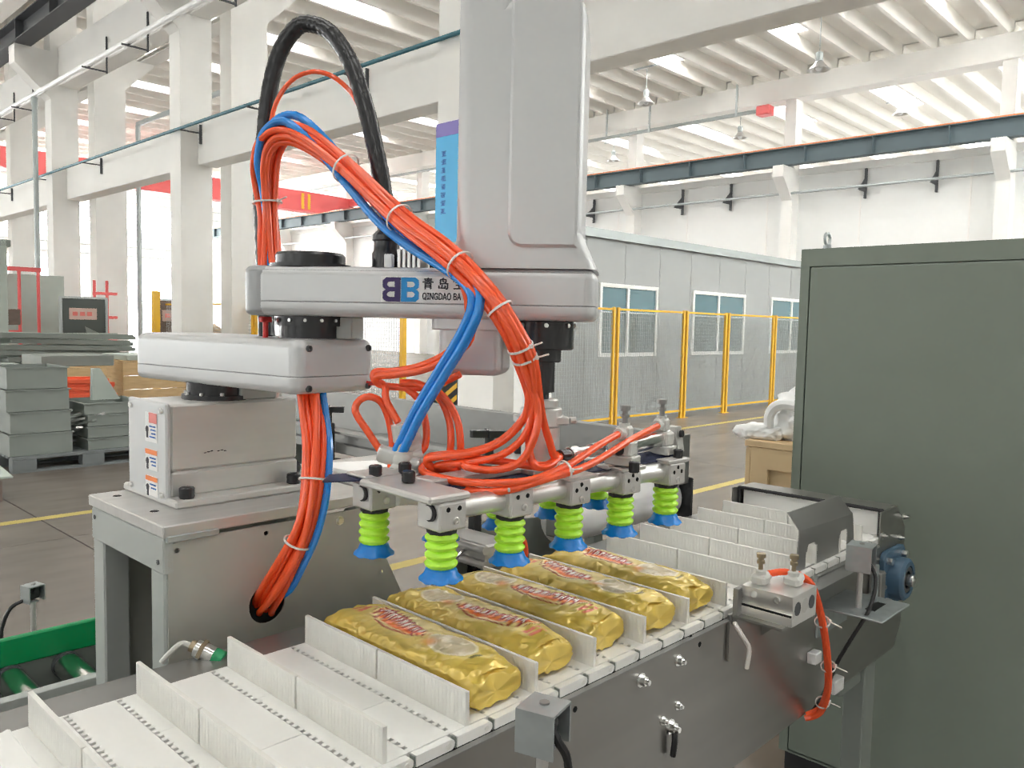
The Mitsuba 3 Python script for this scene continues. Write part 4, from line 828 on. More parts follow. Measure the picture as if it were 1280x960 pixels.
# every hose of the arching bundle runs on into its own branch at the gripper
p_ = spline(main, 6); t_, A_, B_ = frames_along(p_); ss = np.linspace(0, 1, len(p_))
sp_ = np.interp(ss, np.linspace(0, 1, 16), [1.05, 1.0, .95, .8, 1.15, 1.25, 1.0, .9, .8, .8, .9, .8, .75, .75, .8, .8])
RUN = [('s1', 0, 'sweeps left and hooks back under, upper one'), ('s2', 0, 'sweeps left and hooks back under, lower one'), ('s3', 0, 'ends in a small flat loop on the gripper'), ('s4', 0, 'drops straight onto the gripper and bends right'),
       ('s5', 0, 'runs into the black fitting of the ejector'), ('s8', 0, 'turns left into a narrow loop beside the lower arm, front one'), ('s9', 0, 'turns left and drops into the top port of the manifold'),
       ('s1', .007, 'sweeps left behind the others and hooks back under'), ('s4', .008, 'drops straight onto the gripper just behind another'), ('s3', -.008, 'ends in a flat loop in front of another loop'), ('s5', .009, 'bends right to the ejector behind another')]
offs_ = ring(4, .0072) + ring(7, .0165, .3)
for q_, (nm, sh_, what) in enumerate(RUN):
    an, ra = offs_[(3, 5, 6, 0, 4, 8, 9, 7, 1, 2, 10)[q_]]
    ang = an + 1.3 * ss + .35 * np.sin(ss * 9 + q_ * 1.7)
    pq = p_ + (ra * sp_)[:, None] * (np.cos(ang)[:, None] * A_ + np.sin(ang)[:, None] * B_)
    n_ = int(len(pq) * (.75 if nm in ('s8', 's9') else .934)); f_ = np.array(FAN[nm]) + V(sh_ * .7, sh_ * .7, abs(sh_) * .25)
    f_ = f_[2:] if nm in ('s8', 's9') else f_[1:]
    solo('air_hose', tube(np.vstack([pq[:n_:5], f_]), HR, 9, 6), 'm_hose', 'orange bundle hose that ' + what, 'air hose', 'orange hoses of the arching bundle', smooth=40)
blue = [(0.565,0.552,1.492),(0.570,0.580,1.512),(0.578,0.598,1.556),(0.581,0.606,1.613),(0.577,0.613,1.675),(0.569,0.612,1.722),(0.574,0.596,1.769),(0.590,0.553,1.787),(0.608,0.487,1.742),(0.624,0.419,1.674),(0.628,0.337,1.606),(0.629,0.259,1.562),(0.627,0.184,1.530),(0.625,0.130,1.500),(0.620,0.117,1.470),(0.616,0.135,1.428),(0.615,0.178,1.375),(0.611,0.222,1.317),(0.605,0.248,1.270),(0.602,0.259,1.247)]
bundle(blue, [(.4, .0068), (3.54, .0068)], .0071, [1.5, 1.5, 1.5, 2.4, 1.9, 1.4, 1, 1, 1, 1, .95], 'air_hose', ['blue air hose leaving the orange bundle down to the manifold, inner one of the pair', 'blue air hose leaving the orange bundle down to the manifold, outer one of the pair'], 'air hose', 'm_hose_blue', 'blue hoses to the manifold', twist=1.2)
lower = [(0.556,0.440,1.345),(0.551,0.420,1.300),(0.543,0.398,1.258),(0.533,0.385,1.214),(0.522,0.378,1.168),(0.510,0.383,1.118),(0.501,0.405,1.070),(0.505,0.455,1.015),(0.517,0.500,.978),(0.525,0.515,.965)]
bundle(lower, ring(3, .0066) + ring(5, .0150, .5), HR, [1.1, 1, .95, .9, .85, .9, 1.0, 1.1, 1.15, 1.1], 'air_hose', 'orange air hose in the bundle hanging from the lower arm into the round hole', 'air hose', 'm_hose', 'orange hoses into the round hole', twist=.6, seed=4)
solo('air_hose', tube([np.add(p, (.017, -.016, -.006)) if i < 8 else p for i, p in enumerate(lower)], .0058, 9), 'm_hose_blue', 'blue air hose at the right edge of the bundle going into the round hole', 'air hose')
HS = [
 ([(0.622,0.230,1.231),(0.606,0.203,1.226),(0.610,0.140,1.2225),(0.635,0.085,1.225),(0.678,0.056,1.2285),(0.752,0.053,1.241),(0.833,0.060,1.262),(0.897,0.069,1.274)], 'orange hose swinging low in front of the gripper to the nearer needle valve'),
 ([(0.615,0.226,1.212),(0.608,0.195,1.213),(0.614,0.138,1.2105),(0.640,0.078,1.214),(0.700,0.050,1.2275),(0.792,0.046,1.238),(0.92,0.060,1.264),(1.048,0.093,1.274)], 'orange hose swinging low in front of the gripper to the farther needle valve'),
 ([(0.617,0.278,1.354),(0.638,0.256,1.352),(0.650,0.226,1.334),(0.660,0.212,1.299),(0.660,0.208,1.257),(0.659,0.219,1.228),(0.653,0.223,1.219)], 'orange hose arching right of the manifold down to the sheet, inner one'),
 ([(0.633,0.260,1.354),(0.645,0.217,1.340),(0.661,0.198,1.306),(0.664,0.190,1.265),(0.667,0.197,1.230),(0.668,0.207,1.219)], 'orange hose arching right of the manifold down to the sheet, outer one'),
 ([(0.627,0.281,1.348),(0.642,0.263,1.327),(0.642,0.245,1.291),(0.640,0.243,1.260),(0.630,0.247,1.246)], 'short orange hose just right of the blue hoses'),
 ([(0.588,0.282,1.246),(0.575,0.298,1.276),(0.562,0.315,1.308),(0.566,0.313,1.325),(0.577,0.302,1.332),(0.595,0.297,1.324),(0.608,0.296,1.301),(0.612,0.29,1.269),(0.606,0.282,1.245),(0.588,0.262,1.218)], 'orange hose in a tall open loop left of the manifold')]
for p, lab in HS: solo('air_hose', tube(p, HR, 9, 7), 'm_hose', lab, 'air hose', smooth=40)
slv = [(0.574,0.600,1.4135),(0.592,0.638,1.502),(0.598,0.655,1.589),(0.599,0.663,1.676),(0.604,0.665,1.749),(0.609,0.655,1.847),(0.621,0.637,1.923),(0.639,0.608,1.966),(0.653,0.579,1.967),(0.663,0.537,1.944),(0.672,0.493,1.889),(0.674,0.454,1.813),(0.672,0.418,1.728),(0.675,0.401,1.661),(0.672,0.389,1.601)]
p = spline(slv, 22); rr = .0146 + .00025 * np.sin(np.arange(len(p)) * .9) + .0003 * RNG.uniform(-1, 1, len(p))
solo('cable_sleeve', tube(p, rr, 14, smooth=False), 'm_black', 'thick black taped cable sleeve arching high above the robot', 'cable sleeve', smooth=50)
solo('air_hose', tube([(0.592,0.633,1.742),(0.599,0.631,1.792),(0.609,0.625,1.835),(0.623,0.600,1.868),(0.637,0.558,1.878),(0.655,0.523,1.868),(0.672,0.495,1.842),(.676, .47, 1.81)], .0040, 8), 'm_hose', 'thin red hose arching under the black cable sleeve', 'air hose')
pm = spline(main, 6); tmn, _, _ = frames_along(pm)
pl = spline(lower, 6); tln, _, _ = frames_along(pl)
def tie(p, t, r, lab, tail=True):
    M, _ = axframe(p, np.add(p, t)); ms = [lathe([(r, -.0016), (r + .0016, -.0016), (r + .0016, .0016), (r, .0016)], p, t, 26)]
    d = nrm(np.cross(t, (0.1, 0.1, 1))); d = d if d @ V(.69, -.72, 0) > 0 else -d
    e = np.add(p, d * (r + .002)); ms += [cbox(e, (.006, .006, .006), .001), cyl(e, e + d * .02 + V(0, 0, .004), .0013, 5)]
    solo('cable_tie', cat(*ms), 'm_tie', lab, 'cable tie')
for f_, r, lab in ((.223, .0245, 'pale cable tie round the orange bundle left of the black cable arch'), (.529, .024, 'pale cable tie round the bundle where it passes in front of the black gland'), (.623, .022, 'pale cable tie round the bundle just before the upper arm'),
                   (.736, .0215, 'pale cable tie round the bundle above the lettering'), (.84, .0180, 'white cable tie round the bundle in front of the wrist flange'), (.906, .0175, 'white cable tie round the bundle beside the quill, upper one'), (.93, .0170, 'white cable tie round the bundle beside the quill, lower one')):
    i = int(f_ * (len(pm) - 1)); tie(pm[i], tmn[i], r, lab)
for f_, r, lab in ((.38, .0200, 'white cable tie halfway down the hanging lower bundle'), (.60, .0200, 'white cable tie low on the hanging bundle near the frame top')):
    i = int(f_ * (len(pl) - 1)); tie(pl[i], tln[i], r, lab)
tie((.742, .050, 1.236), (.9, -.05, .2), .013, 'white cable tie holding hoses on the front edge of the gripper')
GY, GN = 2.75, 1.75
# ================================================================ OUTFEED CONVEYORS BEHIND
k = thing('cross_conveyor', 'steel trough conveyor behind the gripper with a high side guide and a white belt roller', 'conveyor')
part(k, 'side_guide', cat(box((1.70, .455, 1.02), (1.704, GY, 1.160), .001), box((1.70, .455, 1.158), (1.745, GY, 1.163), .001), box((1.66, .455, 1.02), (1.704, GY, 1.024), .001), box((1.698, .452, 1.03), (1.745, .456, 1.163), .001)), 'm_steel_sheet', smooth=False)
part(k, 'near_rail', cat(box((1.22, .62, 1.085), (1.226, GN, 1.125), .001), box((1.19, .62, 1.118), (1.232, GN, 1.125), .001), box((1.20, .62, 1.06), (1.23, GN, 1.088), .002)), 'm_steel_sheet', smooth=False)
part(k, 'trough_floor', hull([(1.23, .62, 1.06), (1.70, .62, 1.03), (1.23, GN, 1.06), (1.70, GN, 1.03), (1.23, .62, 1.055), (1.70, .62, 1.025), (1.23, GN, 1.055), (1.70, GN, 1.025)]), 'm_steel_sheet', smooth=False)
part(k, 'belt_roller', cyl((1.28, .52, .985), (1.74, .52, .985), .054, 30, b=.003), 'm_plastic_white', label='white belt running round the end roller')
part(k, 'roller_plate', box((1.745, .44, .915), (1.752, .60, 1.045), .003), 'm_black', smooth=False)
part(k, 'roller_plate', box((1.268, .50, .95), (1.274, .545, 1.02), .003), 'm_steel_grey', smooth=False)
part(k, 'roller_axle', cyl((1.74, .52, .985), (1.785, .52, .985), .008, 12), 'm_chrome')
part(k, 'side_sheet', prism(Polygon([(.88, .55), (1.42, .55), (1.42, .965), (1.115, 1.0), (.976, .89)]), .003, XZ(.60)), 'm_steel_grey', smooth=False)
part(k, 'profile_post', cat(box((1.065, .575, .80), (1.088, .597, 1.03), .002)), 'm_black', smooth=False)
for y in (.66, 1.6): part(k, 'leg', box((1.225, y, 0.0), (1.265, y + .04, 1.06), .003), 'm_steel_grey', smooth=False)
for y in (.7, 2.3): part(k, 'leg', box((1.66, y, 0.0), (1.70, y + .04, 1.03), .003), 'm_steel_grey', smooth=False)
for y in (1.42,): part(k, 'black_bracket', cat(box((1.165, y - .12, 1.02), (1.19, y - .085, 1.15), .003), box((1.165, y - .12, 1.02), (1.22, y - .085, 1.04), .003)), 'm_black', smooth=False)
for y, lab in ((.675, 0), (1.36, 1)):
    kn = part(k, 'clamp_knob', cat(cyl((1.205, y, 1.12), (1.205, y, 1.176), .011, 14), cyl((1.205, y, 1.122), (1.205, y, 1.136), .02, 16), hull([(1.205 + dx, y + dy, z) for dx, dy in ((-.036, .03), (.036, -.03), (-.026, .04), (.026, -.04), (-.036, .02), (.036, -.02)) for z in (1.175, 1.192)]), hull([(1.205 + dx, y + dy, z) for dx, dy in ((.012, .03), (-.012, -.03), (.02, .022), (-.02, -.022)) for z in (1.176, 1.194)])), 'm_black', label='black clamping knob')
k = thing('pneumatic_cylinder', 'grey profile cylinder with red hoses behind the first row of packs', 'pneumatic cylinder')
part(k, 'body', cat(box((.985, .455, .945), (1.055, .60, .995), .004), *[cyl((1.02 + dx, .455, z), (1.02 + dx, .60, z), .009, 12) for dx in (-.037, .037) for z in (.955, .985)]), 'm_alu_dull')
part(k, 'red_hose', cat(tube([(1.055, .50, .985), (1.085, .48, 1.0), (1.11, .47, .985), (1.115, .465, .95), (1.11, .48, .90)], .0055, 8), tube([(1.06, .52, .97), (1.09, .50, .98), (1.10, .49, .95), (1.095, .50, .89)], .0055, 8)), 'm_hose')
part(k, 'fitting', cat(cyl((1.05, .50, .985), (1.066, .49, .993), .009, 12), cbox((1.088, .485, .972), (.022, .02, .02), .003)), 'm_fitting')
solo('push_rod', cyl((.88, .50, .93), (.985, .52, .975), .0035, 8), 'm_chrome', 'thin slanting steel rod behind the second suction cup', 'rod')

k = thing('roller_conveyor', 'roller conveyor with a green side guide behind the machine frame', 'conveyor')
part(k, 'near_channel', cat(box((-1.2, .828, .735), (.74, .833, .79), .001), box((-1.2, .828, .785), (.74, .852, .79), .001)), 'm_frame', smooth=False)
part(k, 'far_channel', cat(box((-1.2, 1.085, .60), (.74, 1.09, .752), .001), box((-1.2, 1.085, .748), (.74, 1.11, .752), .001)), 'm_steel_grey', smooth=False)
part(k, 'under_tray', box((-1.2, .835, .66), (.74, 1.085, .664)), 'm_darksteel', smooth=False)
part(k, 'green_guide', box((-1.2, 1.079, .752), (.74, 1.094, .809), .003), 'm_green_rail', smooth=False, label='bright green plastic side guide')
for i in range(28):
    x = -1.156 + i * .103
    if x > .7: break
    r_ = part(k, 'roller', cyl((x, .86, .728), (x, 1.07, .728), .0255, 22, b=.002), 'm_chrome')
    part(r_, 'seat', cyl((x, 1.068, .728), (x, 1.083, .728), .0275, 18), 'm_darksteel')
for x in (-.9, .66):
    for y in (.84, 1.06): part(k, 'leg', box((x, y, 0), (x + .04, y + .03, .735), .002), 'm_frame', smooth=False)
k = sensor('small galvanised sensor box on a thin rod behind the green guide', (.40, 1.33, .815), .036, .45, yaw=.25, cable=[(.385, 1.335, .80), (.36, 1.345, .785), (.345, 1.35, .75), (.34, 1.35, .70), (.34, 1.35, .45)])
part(k, 'foot', cat(cyl((.40, 1.33, 0), (.40, 1.33, .46), .012, 12), cyl((.40, 1.33, 0), (.40, 1.33, .01), .08, 20)), 'm_steel_grey')
k = thing('proximity_switch', 'round sensor with a green ring and grey cable beside the belt', 'sensor')
c0, dr_ = V(.368, .440, .958), nrm((.60, -.70, -.38))
part(k, 'barrel', cyl(c0, c0 + dr_ * .03, .0125, 20, b=.001), 'm_chrome')
part(k, 'ring', cyl(c0 + dr_ * .028, c0 + dr_ * .044, .0122, 20), 'm_green_belt', label='green ring')
part(k, 'nut', cat(cyl(c0 + dr_ * .008, c0 + dr_ * .014, .0165, 6), cyl(c0 - dr_ * .008, c0, .009, 16)), 'm_brass')
part(k, 'cable', tube([c0 - dr_ * .006, c0 - dr_ * .020 + V(-.002, .004, -.003), c0 + V(-.034, .014, -.004), c0 + V(-.044, .018, -.016)], .004, 8), 'm_fitting')
part(k, 'holder', box((.362, .425, .944), (.380, .445, .952), .002), 'm_galv', smooth=False)
solo('plastic_wrap', hull([(.76, .53, 1.1345), (.93, .52, 1.1345), (.95, .74, 1.1345), (.76, .79, 1.1345), (.77, .56, 1.150), (.88, .55, 1.154), (.9, .70, 1.149), (.76, .74, 1.152)]), 'm_plastic_white', 'crumpled clear plastic wrap on the frame top beside the gripper', 'plastic wrap', smooth=False)
solo('support_table', cat(box((.748, .51, 1.118), (1.0, .84, 1.134), .002), box((.76, .81, .3), (.79, .84, 1.118)), box((.95, .81, .0), (.99, .84, 1.118)), box((.76, .81, .0), (.79, .84, .3))), 'm_plate_alu', 'plain metal table plate continuing the frame top behind the gripper', 'table', smooth=False)

# ================================================================ CONTROL CABINET
k = thing('control_cabinet', 'large grey green electrical control cabinet at the conveyor end', 'cabinet')
cx0, cy1, cy0 = 2.30, .413, -.62
part(k, 'carcass', cat(box((cx0 + .003, cy0, .1), (cx0 + .5, cy1, 1.698), .006)), 'm_cabinet', smooth=False)
part(k, 'door_frame', prism(sbox(cy0, .1, cy1, 1.698).difference(sbox(cy0 + .03, .106, cy1 - .028, 1.645)), .02, YZ(cx0 - .012)), 'm_cabinet', smooth=False)
d_ = part(k, 'door', box((cx0 - .014, cy0 + .033, .109), (cx0 + .004, cy1 - .031, 1.642), .004), 'm_cabinet', smooth=False)
part(d_, 'lock', cyl((cx0 - .014, cy0 + .07, .95), (cx0 - .02, cy0 + .07, .95), .014, 16), 'm_chrome')
part(d_, 'corner_mark', box((cx0 - .0146, cy1 - .055, 1.617), (cx0 - .0138, cy1 - .045, 1.627)), 'm_steel_grey', smooth=False)
part(k, 'plinth', box((cx0 + .01, cy0 + .01, 0), (cx0 + .49, cy1 - .01, .1), .003), 'm_black_matt', smooth=False)
for y in (.36, -.3): part(k, 'lifting_eye', cat(lathe([(.016, -.004), (.021, -.004), (.021, .004), (.016, .004), (.016, -.004)], (cx0 + .05, y, 1.732), (0, 1, 0), 20), cyl((cx0 + .05, y, 1.697), (cx0 + .05, y, 1.714), .012, 14)), 'm_galv')

# ================================================================ PANEL HOUSE AND SAFETY FENCE
k = thing('panel_house', 'white sandwich panel cabin with sliding windows behind the yellow fence', 'cabin')
HX0, HX1, HY, HH = 8.40, 24.0, 6.95, 2.83
wins = [(9.72, 11.22), (12.36, 14.18), (15.3, 17.2), (18.4, 20.2)]; wz0, wz1 = 1.02, 2.09
xs = np.arange(HX0, HX1 + .01, .967)
for i in range(len(xs) - 1):
    P = sbox(xs[i] + .004, 0.0, xs[i + 1] - .004, HH)
    for a, b_ in wins: P = P.difference(sbox(a, wz0, b_, wz1))
    for g_ in getattr(P, 'geoms', [P]): part(k, 'wall_panel', prism(g_, .05, XZ(HY + .05)), 'm_cladding', smooth=False)
part(k, 'wall_core', cat(box((HX0, HY + .06, 0), (wins[0][0] - .1, HY + .1, HH)), box((HX0, HY + .8, 0), (HX1, HY + .85, HH))), 'm_farwall', smooth=False)
part(k, 'end_wall', box((HX0 - .01, HY, 0), (HX0 + .05, HY + 1.7, HH)), 'm_cladding', smooth=False)
part(k, 'roof', box((HX0 - .06, HY - .06, HH), (HX1, HY + 1.7, HH + .07)), 'm_cladding', smooth=False)
part(k, 'eaves_trim', box((HX0 - .07, HY - .075, HH - .05), (HX1, HY - .055, HH + .08)), 'm_gray_pipe', smooth=False)
part(k, 'floor_trim', box((HX0, HY - .012, 0), (HX1, HY - .002, .08)), 'm_gray_pipe', smooth=False)
for a, b_ in wins:
    m_ = (a + b_) / 2 - .05
    w = part(k, 'window', cat(*[box((x - .03, HY - .025, wz0 - .03), (x + .03, HY + .03, wz1 + .03)) for x in (a, m_, b_)], *[box((a - .03, HY - .025, z - .03), (b_ + .03, HY + .03, z + .03)) for z in (wz0, wz1)], box((a, HY - .01, wz1 - .42), (b_, HY + .02, wz1 - .40))), 'm_white_wall', smooth=False)
    for x0, x1 in ((a + .03, m_ - .03), (m_ + .03, b_ - .03)):
        part(w, 'pane', box((x0, HY, wz0 + .03), (x1, HY + .006, wz1 - .42)), 'm_window_dark', smooth=False)
        part(w, 'blind', box((x0, HY + .002, wz1 - .40), (x1, HY + .008, wz1 - .03)), 'm_window_blue', smooth=False)
wire = .0022
def mesh_panel(name, label, p0, p1, H=1.74, z0=.12, group='yellow safety fence panels', step=.055, s=.022):
    """fence panel between two ground points: two posts, rails and a wire mesh"""
    k = thing(name, label, 'fence', group); p0, p1 = V(*p0, 0), V(*p1, 0); L = np.linalg.norm(p1 - p0); M = frame(p0, p1 - p0)
    for x in (s, L - s):
        p = part(k, 'post', xf(box((x - s, -s, 0), (x + s, s, H), .003), M), 'm_yellow', smooth=False)
        part(p, 'foot', xf(box((x - .05, -.05, 0), (x + .05, .05, .008)), M), 'm_yellow', smooth=False)
    for z in (H - .03, z0): part(k, 'rail', xf(box((2 * s, -.015, z - .015), (L - 2 * s, .015, z + .015), .002), M), 'm_yellow', smooth=False)
    ms = []
    for x in np.arange(2 * s + step, L - 2 * s, step): ms.append(box((x - wire, -wire, z0), (x + wire, wire, H - .03)))
    for z in np.arange(z0 + step, H - .03, step): ms.append(box((2 * s, -wire, z - wire), (L - 2 * s, wire, z + wire)))
    part(k, 'wire_mesh', xf(cat(*ms), M), 'm_gray_pipe', smooth=False, kind='stuff')
fx = [5.75, 7.65, 9.46, 11.33, 12.68, 14.46, 16.3, 18.2]
FL = ['left of the hazard striped column foot', 'behind the gripper and the wrist flange', 'in front of the nearest cabin window', 'between the first two cabin windows', 'in front of the second cabin window', 'in front of the third cabin window', 'hidden behind the cabinet']
for i in range(1, len(fx) - 1): mesh_panel('fence_panel', f'yellow framed wire mesh fence panel {FL[i]}', (fx[i] + .03, 6.45), (fx[i + 1] - .03, 6.45))
fy = [7.9, 9.9, 11.9, 13.9, 15.9]
FM = ['seen between the lower arm and the motor housing', 'seen under the upper arm left of the elbow', 'far left one behind the front columns', 'farthest one behind the left columns']
for i in range(4): mesh_panel('fence_panel', f'yellow framed wire mesh fence panel {FM[i]}', (6.75, fy[i] + .03), (6.75, fy[i + 1] - .03), s=.034)

# ================================================================ CRATE AND STORED GOODS
k = thing('wooden_crate', 'pale plywood crate with white bags on top left of the control cabinet', 'crate')
x0, y1, y0, H = 3.40, 1.115, .35, .93
part(k, 'side_board', box((x0, y0, 0.04), (x0 + .02, y1, H - .04), .002), 'm_board', smooth=False)
part(k, 'side_board', box((x0, y1 - .02, 0.04), (x0 + .8, y1, H - .04), .002), 'm_board', smooth=False)
part(k, 'batten', box((x0 - .025, y1 - .09, 0.0), (x0, y1, H - .035), .003), 'm_board', smooth=False)
part(k, 'batten', box((x0 - .025, y0, H - .13), (x0 + .03, y1 + .0, H - .03), .003), 'm_board', smooth=False)
part(k, 'batten', box((x0 - .025, y1, 0.0), (x0 + .07, y1 + .025, H - .035), .003), 'm_board', smooth=False)
part(k, 'lid', box((x0 - .03, y0 - .02, H - .03), (x0 + .82, y1 + .03, H), .003), 'm_board', smooth=False)
part(k, 'bottom', box((x0, y0, 0), (x0 + .8, y1, .04)), 'm_board', smooth=False)
def bag(c, r, seed, sq=1.0):
    m = trimesh.creation.icosphere(4, 1.0); v = m.vertices * r
    n_ = meshkit.fbm(v * 14 / max(r) * .25 + seed, 3, seed) - .5; rg = np.abs(meshkit.noise(v * 16 + seed, seed) - .5)
    v = v * (1 + .55 * n_ - .35 * rg)[:, None]; v[:, 2] = np.maximum(v[:, 2], -r[2] * .55); v[:, 2] -= v[:, 2].min(); m.vertices = v + c; return m
solo('plastic_bag', bag((3.62, .93, H), (.17, .20, .17), 3), 'm_plastic_white', 'heap of crumpled white plastic bags on the plywood crate', 'plastic bag', smooth=40)
solo('plastic_bag', cat(bag((3.46, 1.12, H), (.06, .13, .05), 8), tube([(3.45, 1.06, H + .02), (3.44, 1.06, H + .12), (3.45, 1.02, H + .17), (3.47, .95, H + .17), (3.50, .88, H + .14)], [.025] * 25, 8)), 'm_plastic_white', 'white bag with a loop handle drooping over the crate corner', 'plastic bag', smooth=40)

# pallet with grey bins behind the robot
k = thing('pallet', 'grey plastic pallet carrying the stacked steel bins', 'pallet')
px0, px1, py0, py1 = 2.0, 3.35, 7.62, 8.6
part(k, 'deck', cat(*[box((px0, py0 + i * .125, .12), (px1, py0 + i * .125 + .1, .15), .003) for i in range(8)]), 'm_pallet', smooth=False)
for x in (px0, (px0 + px1) / 2 - .08, px1 - .16):
    for y in (py0, (py0 + py1) / 2 - .06, py1 - .12): part(k, 'block', box((x, y, .02), (x + .2, y + .12, .12), .003), 'm_pallet', smooth=False)
part(k, 'skid', cat(*[box((px0, y, 0), (px1, y + .1, .02)) for y in (py0, py0 + .44, py1 - .1)]), 'm_pallet', smooth=False)
def bin_(label, x0, x1, y0, y1, z0, z1, mat='m_steel_grey', group=None, lip=.015):
    k = thing('steel_bin', label, 'bin', group); t_ = .004
    part(k, 'shell', cat(box((x0, y0, z0), (x1, y0 + t_, z1)), box((x0, y1 - t_, z0), (x1, y1, z1)), box((x0, y0, z0), (x0 + t_, y1, z1)), box((x1 - t_, y0, z0), (x1, y1, z1)), box((x0, y0, z0), (x1, y1, z0 + t_))), mat, smooth=False)
    part(k, 'rim', cat(box((x0 - lip, y0 - lip, z1 - .012), (x1 + lip, y0 + t_, z1)), box((x0 - lip, y0 - lip, z1 - .012), (x0 + t_, y1, z1)), box((x1 - t_, y0 - lip, z1 - .012), (x1 + lip, y1, z1))), mat, smooth=False)
    return k
for i in range(4): bin_(f'grey steel bin, {["lowest", "second", "third", "topmost"][i]} of the tall stack at the left', 1.99 + .02 * (i % 2) - .01 * i, 2.52 - .012 * i, 7.66, 8.25, .152 + .205 * i, .152 + .205 * i + .2)
for i in range(4): bin_(f'shallow grey steel bin, {["lowest", "second", "third", "topmost"][i]} of the short stack beside the robot base', 2.66 - .03 * (i == 3), 3.22, 7.66, 8.3, .152 + .115 * i, .152 + .115 * i + .11)
solo('gusset_plate', prism(Polygon([(2.78, .615), (3.05, .615), (2.86, .93), (2.79, .93)]), .06, XZ(7.95)), 'm_steel_pale', 'upright pale triangular steel gusset on the short bin stack', 'steel plate', smooth=False)
for i in range(6): solo('steel_offcut', xf(box((-.25, -.03, -.012), (.25, .03, .012), .003), mv(2.58 + .01 * i, 8.0 - .05 * i, .2 + i * .06) @ rotz(.5 + .5 * i) @ trimesh.transformations.rotation_matrix(.25, (0, 1, 0))), 'm_steel_grey' if i % 2 else 'm_alu', f'loose steel strip between the two bin stacks, {ORD[i]} from the bottom', 'steel strip', 'steel strips between the bin stacks', smooth=False)
for i in range(7): solo('orange_tray', xf(cat(box((-.3, -.22, 0), (.3, .22, .02), .005), box((-.3, -.22, 0), (.3, -.2, .05), .004), box((-.3, .2, 0), (.3, .22, .05), .004)), mv(3.05 + .03 * (i % 3), 9.15 + .02 * (i % 2), .45 + i * .042) @ rotz(.1 - .05 * i)), 'm_orange_part', f'orange plastic tray, {ORD[i]} from the bottom of the pile behind the bins', 'tray', smooth=False)
solo('steel_stand', cat(box((2.7, 8.9, 0), (3.4, 9.5, .45), .005)), 'm_steel_grey', 'low grey steel box under the orange trays', 'steel box', smooth=False)
def crate(label, x0, x1, y0, y1, H, cap):
    k = thing('wooden_crate', label, 'crate')
    n = 4
    for i in range(n): part(k, 'plank', box((x0, y0 - .002 * (i % 2), .1 + (H - .1) * i / n + .003), (x1, y0 + .025, .1 + (H - .1) * (i + 1) / n - .003), .002), 'm_ply', smooth=False)
    part(k, 'side', box((x0, y0 + .025, .1), (x0 + .02, y1, H), .002), 'm_ply', smooth=False)
    part(k, 'side', box((x1 - .02, y0 + .025, .1), (x1, y1, H), .002), 'm_ply', smooth=False)
    part(k, 'lid', box((x0, y0, H), (x1, y1, H + .02)), 'm_ply', smooth=False)
    for x in (x0, x1 - .12): part(k, 'runner', box((x, y0, 0), (x + .12, y1, .1)), 'm_ply', smooth=False)
    solo('steel_slab', box((x0 + .06, y0 + .02, H + .022), (x1 + .1, y1, H + .022 + cap), .004), 'm_steel_grey' if cap > .1 else 'm_steel_pale', label.split(' under')[1].strip() if ' under' in label else 'grey slab on a crate', 'steel slab', smooth=False)
crate('brown plank crate behind the tall bin stack under a long grey steel slab', 2.95, 3.75, 10.2, 11.0, .80, .13)
crate('larger brown plank crate behind the short bin stack under a flat pale steel slab', 4.1, 5.25, 10.6, 11.5, .84, .07)
solo('rusty_beam', xf(box((-.9, -.08, 0), (.35, .08, .16), .006), mv(1.28, 6.55, 0) @ rotz(-.1)), 'm_rust', 'rusty steel beam end lying on the floor at the left picture edge', 'steel beam', smooth=False)
solo('steel_sheet', xf(box((-.5, -.3, 0), (.42, .3, .015), .002), mv(1.3, 6.75, .18) @ rotz(-.1)), 'm_steel_pale', 'pale steel sheet on the rusty beam at the left picture edge', 'steel sheet', smooth=False)
# pile of welded frames, racks and boards further back
rs = np.random.default_rng(5)
for i in range(18):
    L = rs.uniform(1.5, 2.1); z = .70 + (i // 3) * .085; y = 12.0 + (i % 3) * .28
    m = [box((-L / 2, -.12, 0), (L / 2, -.08, .07), .003), box((-L / 2, .08, 0), (L / 2, .12, .05), .003)] + [box((-L / 2 + j * L / 4, -.12, .0), (-L / 2 + j * L / 4 + .04, .12, .045)) for j in range(5)]
    solo('welded_ladder', xf(cat(*m), mv(3.75 + rs.uniform(-.15, .2), y, z) @ rotz(rs.uniform(-.16, .12)) @ trimesh.transformations.rotation_matrix(rs.uniform(-.03, .03), (0, 1, 0))), 'm_steel_pale' if i % 3 else 'm_steel_grey', f'pale green welded ladder, {["front", "middle", "rear"][i % 3]} one in the {ORD[i // 3]} layer of the pile behind the crates', 'ladder frame', 'welded ladders in the pile', smooth=False)
for x in (3.0, 4.3): solo('trestle', cat(box((x, 11.85, 0), (x + .08, 11.93, .70)), box((x, 12.7, 0), (x + .08, 12.78, .70)), box((x, 11.85, .62), (x + .08, 12.78, .70))), 'm_steel_grey', f'grey steel trestle under the {"left" if x < 4 else "right"} end of the frame pile', 'trestle', smooth=False)
for i in range(5):
    x = 1.70 + i * .24
    k = thing('welded_stand', f'grey green welded machine stand, {ORD[i]} from the left picture edge', 'stand')
    part(k, 'frame', cat(box((x, 10.2, .0), (x + .2, 10.9, .62 + .12 * (i % 3)), .01)), 'm_steel_grey', smooth=False)
    part(k, 'top_bar', box((x - .02, 10.1, .64 + .12 * (i % 3)), (x + .24, 11.0, .72 + .12 * (i % 3)), .005), 'm_steel_pale', smooth=False)
    for j in range(3): part(k, 'hole', cyl((x + .04 + j * .06, 10.198, .5), (x + .04 + j * .06, 10.202, .5), .02, 12), 'm_dark_gap')
